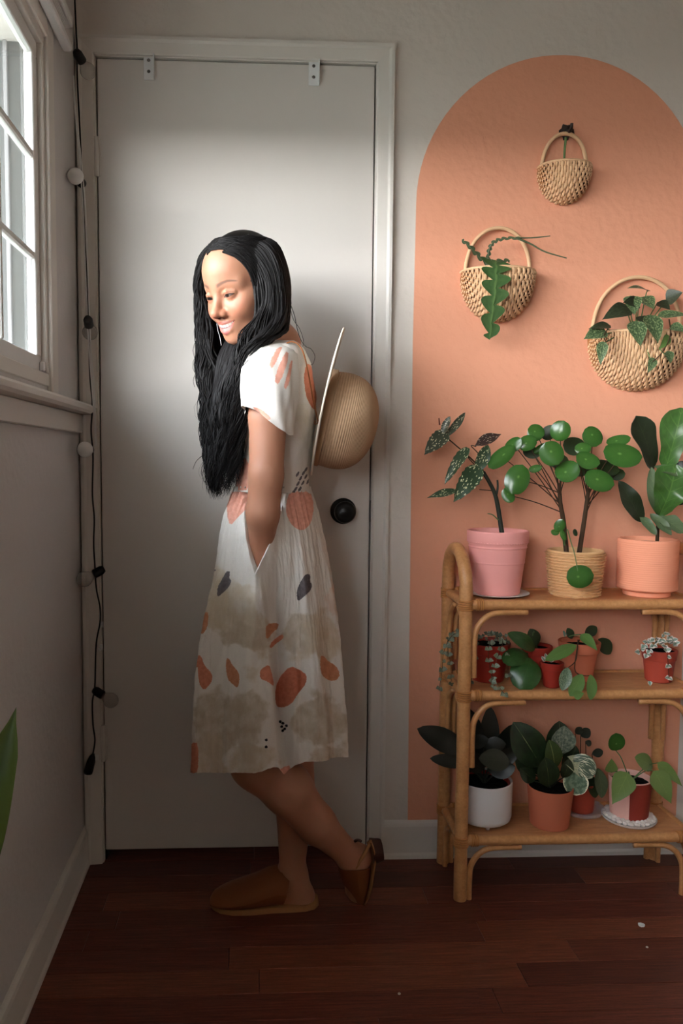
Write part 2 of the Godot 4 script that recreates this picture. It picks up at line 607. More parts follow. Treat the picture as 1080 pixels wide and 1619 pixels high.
	M.variegated_striped = leaf_mat(paint(128, 128, func(u: float, v: float) -> Color:
		var s := noise.get_noise_2d(absf(u - 0.5) * 12.0 - v * 2.0, v * 2.0)
		return Color(0.28, 0.39, 0.30).lerp(Color(0.82, 0.83, 0.70), clampf(s * 5.0 - 0.2, 0.0, 1.0))), 0.4, Color(0.12, 0.14, 0.08), true)
	M.cream_leaf = leaf_mat(paint(48, 48, func(u: float, v: float) -> Color:
		return Color(0.62, 0.73, 0.56).lerp(Color(0.86, 0.88, 0.74), clampf(0.5 + noise.get_noise_2d(u * 5.0, v * 5.0), 0.0, 1.0))), 0.4, Color(0.12, 0.14, 0.08), true)
	M.apple_leaf = leaf_mat(paint(96, 96, func(u: float, v: float) -> Color:
		return Color(0.34, 0.53, 0.25).lerp(Color(0.52, 0.68, 0.38), vein(u, v, 4.0, 1.3) * 0.4 + 0.2)), 0.35)
	M.blade = leaf_mat(paint(64, 128, func(u: float, v: float) -> Color:
		return Color(0.25, 0.45, 0.16).lerp(Color(0.42, 0.58, 0.26), absf(u - 0.5) * 1.6)), 0.4)

# ---------------------------------------------------------------- the room
const CEIL := 2.44
const EAVE := 0.65
const DX0 := -0.3941
const DX1 := 0.3008
const DGAP := 0.032
const DTOP := 2.062
const WZ0 := 0.30      # window opening, along the left wall
const WZ1 := 1.72
const WY0 := 1.225
const WY1 := 1.955

func wall_boxes(boxes: Array) -> ArrayMesh:
	var mb := MB.new()
	for b in boxes:
		mb.box(b[0], b[1])
	return mb.done()

func build_room() -> void:
	var xr := 2.7
	var zf := 4.1
	# back wall with a real doorway behind the door slab
	var wb := struct(self, "wall_back", wall_boxes([
		[Vector3(WL - 0.15, 0, -0.14), Vector3(DX0 - 0.012, CEIL, 0)],
		[Vector3(DX1 + 0.012, 0, -0.14), Vector3(xr + 0.15, CEIL, 0)],
		[Vector3(DX0 - 0.012, DTOP + 0.012, -0.14), Vector3(DX1 + 0.012, CEIL, 0)],
		[Vector3(WL - 0.15, 0, -0.16), Vector3(xr + 0.15, CEIL, -0.14)]]), M.wall)
	# painted arch: a coat of paint with an outline of its own
	var cx := 0.786
	var cy := 1.727
	var r := 0.375
	var out := PackedVector2Array()
	out.append(Vector2(0.415, 0.1))
	out.append(Vector2(0.411, 0.7))
	out.append(Vector2(0.408, 1.377))
	for k in 41:
		var a := PI - PI * k / 40.0
		out.append(Vector2(cx + cos(a) * r, cy + sin(a) * r))
	out.append(Vector2(1.157, 1.35))
	out.append(Vector2(1.157, 0.1))
	var mb := MB.new()
	var tri := Geometry2D.triangulate_polygon(out)
	for p in out:
		mb.vert(Vector3(p.x, p.y, 0.0012), p)
	for t in range(0, tri.size(), 3):
		var a := out[tri[t]]
		var b := out[tri[t + 1]]
		var c := out[tri[t + 2]]
		if (b - a).cross(c - a) > 0:
			mb.tri(tri[t], tri[t + 1], tri[t + 2])
		else:
			mb.tri(tri[t], tri[t + 2], tri[t + 1])
	var n := out.size()
	for k in n:
		var a := out[k]
		var b := out[(k + 1) % n]
		mb.face(Vector3(a.x, a.y, 0.0012), Vector3(b.x, b.y, 0.0012), Vector3(b.x, b.y, -0.001), Vector3(a.x, a.y, -0.001))
	var arch := part(wb, "painted_arch", mb.done(), M.arch)
	arch.set_meta("label", "terracotta arch painted on the wall")
	# left wall with two window openings
	var o2 := [1.95, 3.7, 1.05, 2.15]
	struct(self, "wall_left", wall_boxes([
		[Vector3(WL - 0.13, 0, 0), Vector3(WL, CEIL, WZ0)],
		[Vector3(WL - 0.13, 0, WZ0), Vector3(WL, WY0, WZ1)],
		[Vector3(WL - 0.13, WY1, WZ0), Vector3(WL, CEIL, WZ1)],
		[Vector3(WL - 0.13, 0, WZ1), Vector3(WL, CEIL, o2[0])],
		[Vector3(WL - 0.13, 0, o2[0]), Vector3(WL, o2[2], o2[1])],
		[Vector3(WL - 0.13, o2[3], o2[0]), Vector3(WL, CEIL, o2[1])],
		[Vector3(WL - 0.13, 0, o2[1]), Vector3(WL, CEIL, zf)]]), M.wall_left)
	struct(self, "wall_right", box_mesh(Vector3(xr, 0, 0), Vector3(xr + 0.15, CEIL, zf)), M.wall_far)
	struct(self, "wall_front", box_mesh(Vector3(WL - 0.15, 0, zf), Vector3(xr + 0.15, CEIL, zf + 0.15)), M.wall_far)
	struct(self, "ceiling", box_mesh(Vector3(WL - 0.15, CEIL, -0.16), Vector3(xr + 0.15, CEIL + 0.15, zf + 0.15)), M.ceiling)
	# floor: a base with loose-laid strips of wood on it; past what the picture shows the strips are one piece
	var fl := struct(self, "floor", box_mesh(Vector3(WL - 0.15, -0.15, -0.16), Vector3(xr + 0.15, -0.012, zf + 0.15)), M.floor_base)
	var w := 0.0755
	for i in range(-1, 14):
		var z0 := i * w
		var x := WL + 0.002 - rng.randf() * 0.7
		while x < xr:
			var ln := rng.randf_range(0.45, 1.15)
			var x0 := maxf(x, WL + 0.001)
			var x1 := minf(x + ln, xr)
			if x1 - x0 > 0.01:
				var pm := MB.new()
				pm.box(Vector3(x0 + 0.0004, -0.012, z0 + 0.0004), Vector3(x1 - 0.0004, 0.0, z0 + w - 0.0004), 0.0009)
				var ou := rng.randf()
				for k in pm.uv.size():
					pm.uv[k] = Vector2((pm.v[k].x - x0) * 0.9 + ou, (pm.v[k].z - z0) / w * 0.62 + ou * 3.0)
				part(fl, "floorboard", pm.done(), M.planks[rng.randi() % 4])
			x += ln
	var rest := MB.new()
	for i in range(14, 55):
		rest.box(Vector3(WL + 0.001, -0.012, i * w + 0.0004), Vector3(xr, 0.0, (i + 1) * w - 0.0004), 0.0009)
	for k in rest.uv.size():
		rest.uv[k] = Vector2(rest.v[k].x * 0.9 + floorf(rest.v[k].z / w) * 0.37, rest.v[k].z / w * 0.62)
	var rp := part(fl, "far_floorboards", rest.done(), M.planks[0])
	rp.set_meta("kind", "stuff")
	# baseboards
	struct(self, "baseboard_back", board_profile(Vector3(0.349, 0, 0), Vector3(xr, 0, 0), Vector3.BACK), M.trim)
	struct(self, "baseboard_left", board_profile(Vector3(WL, 0, zf), Vector3(WL, 0, 0.0), Vector3.RIGHT), M.trim)

# a skirting board: vertical face with a rounded top and a small shoe at the floor
func board_profile(a: Vector3, b: Vector3, n: Vector3) -> ArrayMesh:
	var mb := MB.new()
	var prof := [Vector2(0.016, 0.0), Vector2(0.016, 0.010), Vector2(0.012, 0.016), Vector2(0.012, 0.088), Vector2(0.0095, 0.096), Vector2(0.004, 0.1005), Vector2(0.0, 0.102)]
	for i in prof.size() - 1:
		var p: Vector2 = prof[i]
		var q: Vector2 = prof[i + 1]
		mb.face(a + n * p.x + Vector3.UP * p.y, b + n * p.x + Vector3.UP * p.y, b + n * q.x + Vector3.UP * q.y, a + n * q.x + Vector3.UP * q.y)
	for e in [a, b]:
		var cap := PackedVector3Array()
		for p in prof:
			cap.append(e + n * p.x + Vector3.UP * p.y)
		cap.append(e)
		mb.ngon(cap)
	return mb.done()

# ---------------------------------------------------------------- the window
func build_window() -> void:
	var xo := WL - 0.016
	window_at("window_1", WZ0, WZ1, WY0, WY1, 3, 6, xo)
	window_at("window_2", 1.95, 3.7, 1.05, 2.15, 3, 5, xo)
	# stool and apron under the window, running into the corner
	var stool := MB.new()
	stool.box(Vector3(WL - 0.001, 1.182, 0.012), Vector3(WL + 0.048, 1.204, WZ1 + 0.1), 0.006)
	struct(self, "trim_1", stool.done(), M.trim)
	struct(self, "trim_2", box_mesh(Vector3(WL - 0.001, 1.135, 0.03), Vector3(WL + 0.014, 1.181, WZ1 + 0.07), 0.002), M.trim)
	# ground and a pale neighbouring house outside
	struct(self, "ground_outside", box_mesh(Vector3(-30, -1.2, -20), Vector3(WL - 0.4, -1.0, 20)), M.outside)
	struct(self, "roof_outside", box_mesh(Vector3(WL - 0.13 - EAVE, 2.30, -3.0), Vector3(WL - 0.13, 2.42, 6.0)), M.trim)
	# roller blind drawn up over the window
	var b := thing("window_blind", "white slatted blind drawn up above the window with long white pull cords", "blind", Vector3(WL + 0.03, 2.0, 1.0))
	part(b, "headrail", box_mesh(Vector3(WL + 0.001, 2.062, 0.13), Vector3(WL + 0.026, 2.088, WZ1 + 0.06), 0.003), M.sash)
	for k in 7:
		part(b, "slat", box_mesh(Vector3(WL + 0.003, 2.006 + k * 0.0075, 0.19), Vector3(WL + 0.022, 2.0085 + k * 0.0075, WZ1 + 0.05), 0.0008), M.sash)
	part(b, "bottom_rail", box_mesh(Vector3(WL + 0.014, 1.982, 0.185), Vector3(WL + 0.036, 2.000, WZ1 + 0.055), 0.004), M.plastic)
	for s in [0.0, 1.0]:
		part(b, "pull_cord", tube_mesh([P(117 - s, 120, 0.10), P(119 + s, 180, 0.09), P(126 + s * 2, 250, 0.085), P(131 + s * 4, 330, 0.08), P(135 + s * 4, 430, 0.075), P(140 + s * 3, 540, 0.07), P(146 + s * 3, 620, 0.065), P(151 + s, 690, 0.06)], 0.0017, 0.0017, 24, 6), M.cord_white)
	part(b, "cord_tassel", tube_mesh([P(151, 688, 0.06), P(151.3, 705, 0.06)], 0.003, 0.0042, 4, 8), M.cord_white)

func window_at(called: String, z0: float, z1: float, y0: float, y1: float, rows: int, cols: int, xo: float) -> void:
	var w := Node3D.new()
	w.name = called
	w.set_meta("kind", "structure")
	add_child(w)
	var fr := MB.new()   # frame: the lining of the opening and a flat casing on the wall
	var d0 := WL - 0.13
	fr.box(Vector3(d0, y0, z0), Vector3(WL + 0.004, y0 + 0.028, z1), 0.002)
	fr.box(Vector3(d0, y1 - 0.022, z0), Vector3(WL + 0.004, y1, z1), 0.002)
	fr.box(Vector3(d0, y0 + 0.028, z0), Vector3(WL + 0.004, y1 - 0.022, z0 + 0.022), 0.002)
	fr.box(Vector3(d0, y0 + 0.028, z1 - 0.022), Vector3(WL + 0.004, y1 - 0.022, z1), 0.002)
	part(w, "window_frame", fr.done(), M.trim)
	# outer storm frame: stepped grey strips down the far reveal
	var zf := z0 + 0.022
	for k in [[0.128, 0.112, 0.004, 0], [0.112, 0.104, 0.012, 1], [0.104, 0.074, 0.003, 2], [0.074, 0.066, 0.009, 1], [0.066, 0.040, 0.002, 0], [0.040, 0.034, 0.007, 2]]:
		part(w, "storm_frame", box_mesh(Vector3(WL - k[0], y0 + 0.028, zf - 0.001), Vector3(WL - k[1], y1 - 0.022, zf + k[2]), 0.001), [M.siding, M.batten, M.siding_pale][k[3]])
	var ca := MB.new()
	ca.box(Vector3(WL - 0.001, y0 - 0.02, z0 - 0.045), Vector3(WL + 0.012, y1 + 0.05, z0 + 0.006), 0.003)
	ca.box(Vector3(WL - 0.001, y0 - 0.02, z1 - 0.006), Vector3(WL + 0.012, y1 + 0.05, z1 + 0.045), 0.003)
	ca.box(Vector3(WL - 0.001, y1 - 0.004, z0 + 0.006), Vector3(WL + 0.012, y1 + 0.05, z1 - 0.006), 0.003)
	part(w, "casing", ca.done(), M.trim)
	var a := z0 + 0.022
	var b := z1 - 0.022
	var c := y0 + 0.028
	var d := y1 - 0.022
	var sw := 0.034
	var sash := MB.new()
	sash.box(Vector3(xo - 0.009, c, a), Vector3(xo + 0.009, c + sw, b), 0.002)
	sash.box(Vector3(xo - 0.009, d - sw, a), Vector3(xo + 0.009, d, b), 0.002)
	sash.box(Vector3(xo - 0.009, c + sw, a), Vector3(xo + 0.009, d - sw, a + sw), 0.002)
	sash.box(Vector3(xo - 0.009, c + sw, b - sw), Vector3(xo + 0.009, d - sw, b), 0.002)
	part(w, "sash", sash.done(), M.sash)
	a += sw
	b -= sw
	c += sw
	d -= sw
	for i in range(1, rows):
		var y := lerpf(c, d, float(i) / rows)
		part(w, "muntin", box_mesh(Vector3(xo - 0.008, y - 0.008, a), Vector3(xo + 0.008, y + 0.008, b), 0.003), M.sash)
	for j in range(1, cols):
		var z := lerpf(a, b, float(j) / cols)
		part(w, "muntin", box_mesh(Vector3(xo - 0.0078, c, z - 0.008), Vector3(xo + 0.0078, d, z + 0.008), 0.003), M.sash)
	for i in rows:
		for j in cols:
			var mb := MB.new()
			mb.box(Vector3(xo - 0.0015, lerpf(c, d, float(i) / rows), lerpf(a, b, float(j) / cols)), Vector3(xo + 0.0015, lerpf(c, d, float(i + 1) / rows), lerpf(a, b, float(j + 1) / cols)))
			part(w, "pane", mb.done(), M.glass)
	# small catch on the sash
	part(w, "catch", box_mesh(Vector3(xo + 0.009, y0 + 0.03, z0 + 0.03), Vector3(xo + 0.019, y0 + 0.05, z0 + 0.042), 0.002), M.plastic)

# ---------------------------------------------------------------- the door
func build_door() -> void:
	var d := Node3D.new()
	d.name = "door_1"
	d.set_meta("kind", "structure")
	d.set_meta("label", "closed white flush door with a black knob")
	add_child(d)
	part(d, "slab", box_mesh(Vector3(DX0, DGAP, -0.036), Vector3(DX1, DTOP, -0.001), 0.002), M.door)
	var jm := MB.new()
	jm.box(Vector3(DX0 - 0.012, 0, -0.14), Vector3(DX0 - 0.003, DTOP + 0.012, 0.004), 0.001)
	jm.box(Vector3(DX1 + 0.003, 0, -0.14), Vector3(DX1 + 0.012, DTOP + 0.012, 0.004), 0.001)
	jm.box(Vector3(DX0 - 0.003, DTOP + 0.003, -0.14), Vector3(DX1 + 0.003, DTOP + 0.012, 0.004), 0.001)
	part(d, "jamb", jm.done(), M.trim)
	# casing with a raised outer edge and mitred corner
	var prof := [Vector2(0.006, 0.0), Vector2(0.006, 0.009), Vector2(0.009, 0.011), Vector2(0.034, 0.014), Vector2(0.040, 0.018), Vector2(0.0475, 0.018), Vector2(0.0475, 0.0)]
	var cm := MB.new()
	for side in [-1.0, 1.0]:
		var xe := DX0 if side < 0 else DX1
		for i in prof.size() - 1:
			var p: Vector2 = prof[i]
			var q: Vector2 = prof[i + 1]
			var a := Vector3(xe + side * p.x, 0, p.y)
			var b := Vector3(xe + side * q.x, 0, q.y)
			var c := Vector3(xe + side * q.x, DTOP + q.x, q.y)
			var e := Vector3(xe + side * p.x, DTOP + p.x, p.y)
			if side > 0:
				cm.face(a, b, c, e)
			else:
				cm.face(b, a, e, c)
	for i in prof.size() - 1:
		var p: Vector2 = prof[i]
		var q: Vector2 = prof[i + 1]
		cm.face(Vector3(DX0 - p.x, DTOP + p.x, p.y), Vector3(DX1 + p.x, DTOP + p.x, p.y), Vector3(DX1 + q.x, DTOP + q.x, q.y), Vector3(DX0 - q.x, DTOP + q.x, q.y))
	part(d, "casing", cm.done(), M.trim)
	part(d, "shadow_gap", wall_boxes([[Vector3(DX0 - 0.0029, 0, -0.06), Vector3(DX0, DTOP, -0.012)], [Vector3(DX1, 0, -0.06), Vector3(DX1 + 0.0029, DTOP, -0.012)], [Vector3(DX0, DTOP, -0.06), Vector3(DX1, DTOP + 0.0029, -0.012)]]), M.gap)
	for y in [1.822, 0.325]:
		var hm := MB.new()
		hm.tube(PackedVector3Array([Vector3(DX0 - 0.002, y - 0.048, 0.006), Vector3(DX0 - 0.002, y + 0.048, 0.006)]), PackedFloat32Array([0.0062, 0.0062]), 12)
		hm.box(Vector3(DX0 + 0.001, y - 0.046, -0.001), Vector3(DX0 + 0.007, y + 0.046, 0.002), 0.0008)
		part(d, "hinge", hm.done(), M.trim)
	# knob: rose, neck and a stepped round head
	var k := P(546, 810, 0.05)
	k.z = 0.0
	var km := MB.new()
	km.lathe(Vector3.ZERO, [Vector2(0.0, -0.001), Vector2(0.034, -0.001), Vector2(0.034, 0.004), Vector2(0.030, 0.008), Vector2(0.012, 0.010), Vector2(0.0105, 0.028), Vector2(0.018, 0.033), Vector2(0.026, 0.038), Vector2(0.0285, 0.046), Vector2(0.026, 0.055), Vector2(0.021, 0.058), Vector2(0.0195, 0.0565), Vector2(0.011, 0.0575), Vector2(0.010, 0.059), Vector2(0.0, 0.0595)], 40)
	for i in km.v.size():
		var q := km.v[i]
		km.v[i] = k + Vector3(q.x, -q.z, q.y)
	var kb := part(d, "knob", km.done(), M.knob)
	kb.set_meta("label", "round black knob")
	part(d, "latch_plate", box_mesh(Vector3(DX1 + 0.0003, k.y - 0.028, -0.0015), Vector3(DX1 + 0.0027, k.y + 0.028, 0.001)), M.iron)

# ---------------------------------------------------------------- rattan shelf
const SH := [0.728, 0.5075, 0.1475]    # heights of the three shelves
const SXL := 0.505
const SXR := 1.082
const SZF := 0.209
const SZR := 0.033

func ring(mb: MB, c: Vector3, axis: Vector3, r: float, t: float) -> void:
	var up := Vector3.UP if absf(axis.y) < 0.9 else Vector3.RIGHT
	var s := axis.cross(up).normalized()
	var q := axis.cross(s)
	var base := mb.v.size()
	var n := 18
	var m := 6
	for i in n:
		var a := TAU * i / n
		var o := s * cos(a) + q * sin(a)
		for k in m:
			var b := TAU * k / m
			mb.vert(c + o * (r + cos(b) * t) + axis * (sin(b) * t))
	for i in n:
		for k in m:
			var a0 := base + i * m + k
			var a1 := base + i * m + (k + 1) % m
			var b0 := base + ((i + 1) % n) * m + k
			var b1 := base + ((i + 1) % n) * m + (k + 1) % m
			mb.quad(a0, b0, b1, a1)

func build_shelf() -> void:
	var s := thing("rattan_shelf", "honey-coloured three-tier rattan shelf with arched ends holding the potted plants", "shelf", Vector3(0.79, 0, 0.12))
	# each end: a pole bent into an upside-down U
	for x in [SXL, SXR]:
		var path := PackedVector3Array()
		var xf: float = x - 0.001
		var zc := (SZF + SZR) * 0.5
		var rr := (SZF - SZR) * 0.5
		for k in 14:
			path.append(Vector3(xf, 0.765 * k / 13.0, SZF + 0.001 * sin(k * 1.3)))
		for k in range(1, 20):
			var a := PI * k / 20.0
			path.append(Vector3(xf - 0.002 * sin(a), 0.765 + sin(a) * rr, zc + cos(a) * rr))
		for k in 14:
			path.append(Vector3(xf, 0.765 * (1.0 - k / 13.0), SZR + 0.001 * sin(k * 1.7)))
		var mb := MB.new()
		var rad := PackedFloat32Array()
		for k in path.size():
			rad.append(0.0158 + 0.0004 * sin(k * 2.1))
		mb.tube(path, rad, 16)
		part(s, "arched_pole", mb.done(), M.rattan)
	var level := 0
	for y in SH:
		# board between the rails
		var bm := MB.new()
		bm.box(Vector3(SXL - 0.006, y - 0.004, SZR - 0.004), Vector3(SXR + 0.006, y + 0.007, SZF - 0.002), 0.003)
		for k in bm.uv.size():
			bm.uv[k] = Vector2(bm.v[k].x * 1.4, bm.v[k].z * 4.0 + y)
		part(s, "shelf_board", bm.done(), M.board)
		for z in [SZF, SZR]:
			part(s, "rail", tube_mesh([Vector3(SXL + 0.012, y, z), Vector3(0.8, y - 0.001, z), Vector3(SXR - 0.012, y, z)], 0.0122, 0.0122, 12, 14), M.rattan)
		for x in [SXL, SXR]:
			part(s, "side_rail", tube_mesh([Vector3(x, y, SZR + 0.012), Vector3(x, y, SZF - 0.012)], 0.0105, 0.0105, 6, 12), M.rattan)
		# bindings at the joints
		for x in [SXL, SXR]:
			var dirx := 1.0 if x == SXL else -1.0
			for z in [SZF, SZR]:
				var wm := MB.new()
				for k in 5:
					ring(wm, Vector3(x - 0.001, y - 0.0115 + k * 0.0052, z), Vector3.UP, 0.0163, 0.0025)
				for k in 4:
					ring(wm, Vector3(x + dirx * (0.024 + k * 0.0048), y, z), Vector3.RIGHT, 0.0126, 0.0024)
				part(s, "binding", wm.done(), M.wrap)
		# curved braces: front and back, left and right, and one at each end
		var drop := 0.158 if level < 2 else 0.147
		for z in [SZF, SZR]:
			for x in [SXL, SXR]:
				var dx := 1.0 if x == SXL else -1.0
				var y1: float = y - 0.0185
				var keys := [Vector3(x + dx * 0.021, y1 - drop, z), Vector3(x + dx * 0.021, y1 - 0.075, z), Vector3(x + dx * 0.026, y1 - 0.042, z), Vector3(x + dx * 0.046, y1 - 0.014, z), Vector3(x + dx * 0.078, y1 - 0.001, z), Vector3(x + dx * 0.148, y1, z)]
				part(s, "brace", tube_mesh(keys, 0.0072, 0.0072, 26, 10), M.rattan)
		for x in [SXL, SXR]:
			for e in [0.0, 1.0]:
				var zz := SZF if e < 0.5 else SZR
				var dz := -1.0 if e < 0.5 else 1.0
				var y1: float = y - 0.014
				part(s, "side_brace", tube_mesh([Vector3(x, y1 - drop, zz + dz * 0.021), Vector3(x, y1 - 0.07, zz + dz * 0.021), Vector3(x, y1 - 0.03, zz + dz * 0.03), Vector3(x, y1 - 0.004, zz + dz * 0.07)], 0.0065, 0.0065, 18, 8), M.rattan)
		level += 1

# ---------------------------------------------------------------- leaves, stems and pots
func leaf_width(shape: String, t: float) -> float:
	match shape:
		"round":
			return sqrt(maxf(0.0, 1.0 - pow(2.0 * t - 1.0, 2.0)))
		"heart":
			return curve1([[0.0, 0.12], [0.06, 0.62], [0.22, 1.0], [0.5, 0.84], [0.8, 0.38], [1.0, 0.0]], t)
		"lance":
			return curve1([[0.0, 0.05], [0.2, 0.7], [0.42, 1.0], [0.7, 0.72], [0.9, 0.25], [1.0, 0.0]], t)
		"fiddle":
			return curve1([[0.0, 0.1], [0.12, 0.5], [0.32, 0.62], [0.6, 0.95], [0.8, 1.0], [0.95, 0.62], [1.0, 0.1]], t)
		"wing":
			return curve1([[0.0, 0.35], [0.1, 0.85], [0.3, 1.0], [0.6, 0.8], [0.85, 0.4], [1.0, 0.0]], t) * (1.0 + 0.07 * sin(t * 40.0))
		"blade":
			return curve1([[0.0, 0.75], [0.4, 1.0], [0.8, 0.6], [1.0, 0.0]], t)
	return pow(sin(PI * clampf(t, 0.0, 1.0)), 0.65)

# a leaf blade from base to tip; n: the way its upper face looks; bend lifts the middle, fold the edges, wave ripples them
func leaf_mesh(b: Vector3, e: Vector3, width: float, n: Vector3, shape := "oval", bend := 0.1, fold := 0.15, wave := 0.0, ph := 0.0) -> ArrayMesh:
	var ax := e - b
	var ln := ax.length()
	var t := ax / ln
	n = (n - t * n.dot(t)).normalized()
	var side := t.cross(n)
	var rows := 15
	var cols := 9
	var grid := []
	for i in rows:
		var v := float(i) / (rows - 1)
		var w := leaf_width(shape, v) * width * 0.5
		var row := PackedVector3Array()
		for j in cols:
			var c := float(j) / (cols - 1) * 2.0 - 1.0
			var p := b + ax * v + n * (bend * ln * (sin(PI * v) - 0.25 * v)) + side * (w * c)
			p += n * (fold * w * c * c + wave * width * sin(v * 13.0 + ph + c * 1.5) * absf(c))
			row.append(p)
		grid.append(row)
	var mb := MB.new()
	mb.grid(grid, false, true)
	return mb.done()

func leaf(o: Node3D, b: Vector3, e: Vector3, width: float, n: Vector3, m: Material, shape := "oval", bend := 0.1, fold := 0.15, wave := 0.0) -> void:
	part(o, "leaf", leaf_mesh(b, e, width, n, shape, bend, fold, wave, rng.randf() * 6.0), m)

# the same, laid out on the photograph: base and tip in its pixels with a depth each, width in pixels.
# pitch/roll turn the face away from the viewer: n = towards viewer + up * lift + right * turn
func pleaf(o: Node3D, bx: float, by: float, bz: float, ex: float, ey: float, ez: float, wpx: float, m: Material, shape := "oval", lift := 0.3, turn := 0.0, bend := 0.08, fold := 0.12, wave := 0.0) -> void:
	var b := P(bx, by, bz)
	var e := P(ex, ey, ez)
	var n := Vector3(turn, lift, 1.0).normalized()
	var ax := (e - b).normalized()
	var s := ax.cross(n).normalized()
	var see := sqrt(maxf(0.15, 1.0 - s.z * s.z))   # how much of the width faces the viewer
	leaf(o, b, e, wpx * mpp((bz + ez) * 0.5) / see, n, m, shape, bend, fold, wave)

# a round leaf by its centre and half-axes in pixels
func disc_leaf(o: Node3D, cx: float, cy: float, z: float, rx: float, ry: float, rot: float, m: Material, lift := 0.35, turn := -0.2, shape := "round") -> void:
	var a := deg_to_rad(rot)
	var dx := cos(a) * rx
	var dy := sin(a) * rx
	pleaf(o, cx - dx, cy - dy, z - 0.004, cx + dx, cy + dy, z + 0.004, ry * 2.0, m, shape, lift, turn, -0.06 + rng.randf() * 0.12, -0.22)

func stem(o: Node3D, keys: Array, r0: float, r1: float, m: Material, called := "stem", n := 14) -> void:
	part(o, called, tube_mesh(keys, r0, r1, n, 7), m)

func pot_profile(rt: float, rb: float, h: float, wall: float, rim := 0.0, rim_h := 0.0) -> Array:
	var p := [Vector2(0.0, 0.0), Vector2(rb - 0.003, 0.0), Vector2(rb, 0.003)]
	if rim > 0.0:
		var rr := lerpf(rb, rt, (h - rim_h) / h)
		p.append(Vector2(rr, h - rim_h))
		p.append(Vector2(rr + rim, h - rim_h + 0.001))
		p.append(Vector2(rt + rim, h - 0.002))
		p.append(Vector2(rt + rim - 0.001, h))
	else:
		p.append(Vector2(lerpf(rb, rt, 0.5), h * 0.5))
		p.append(Vector2(rt, h - 0.002))
		p.append(Vector2(rt - 0.001, h))
	p.append(Vector2(rt - wall, h))
	p.append(Vector2(rt - wall - 0.001, h - 0.003))
	p.append(Vector2(lerpf(rb, rt, 0.6) - wall, h * 0.6))
	return p

# lathe with crisp corners: every ring is doubled where the outline turns
func crisp(prof: Array) -> Array:
	var out := [prof[0]]
	for i in range(1, prof.size() - 1):
		var a: Vector2 = (prof[i] - prof[i - 1]).normalized()
		var b: Vector2 = (prof[i + 1] - prof[i]).normalized()
		if a.dot(b) < 0.8:
			var d := minf(0.0008, minf(prof[i].distance_to(prof[i - 1]), prof[i].distance_to(prof[i + 1])) * 0.3)
			out.append(prof[i] - a * d)
			out.append(prof[i] + b * d)
		else:
			out.append(prof[i])
	out.append(prof[-1])
	return out

func pot(o: Node3D, c: Vector3, prof: Array, m: Material, soil_r := 0.0, soil_y := 0.0, called := "pot") -> MeshInstance3D:
	var mb := MB.new()
	mb.lathe(c, crisp(prof), 44)
	var p := part(o, called, mb.done(), m)
	if soil_r > 0.0:
		var sm := MB.new()
		var base := sm.vert(c + Vector3(0, soil_y + 0.003, 0))
		var nn := 8
		for i in range(1, nn):
			for k in 28:
				var a := TAU * k / 28
				var r := soil_r * i / (nn - 1.0)
				sm.vert(c + Vector3(cos(a) * r, soil_y + 0.0035 * noise.get_noise_2d(cos(a) * r * 260.0 + c.x * 50.0, sin(a) * r * 260.0), sin(a) * r))
		for k in 28:
			sm.tri(base, base + 1 + (k + 1) % 28, base + 1 + k)
			for i in range(1, nn - 1):
				var q := base + 1 + (i - 1) * 28
				sm.quad(q + k, q + (k + 1) % 28, q + 28 + (k + 1) % 28, q + 28 + k)
		part(o, "soil", sm.done(), M.soil)
	return p

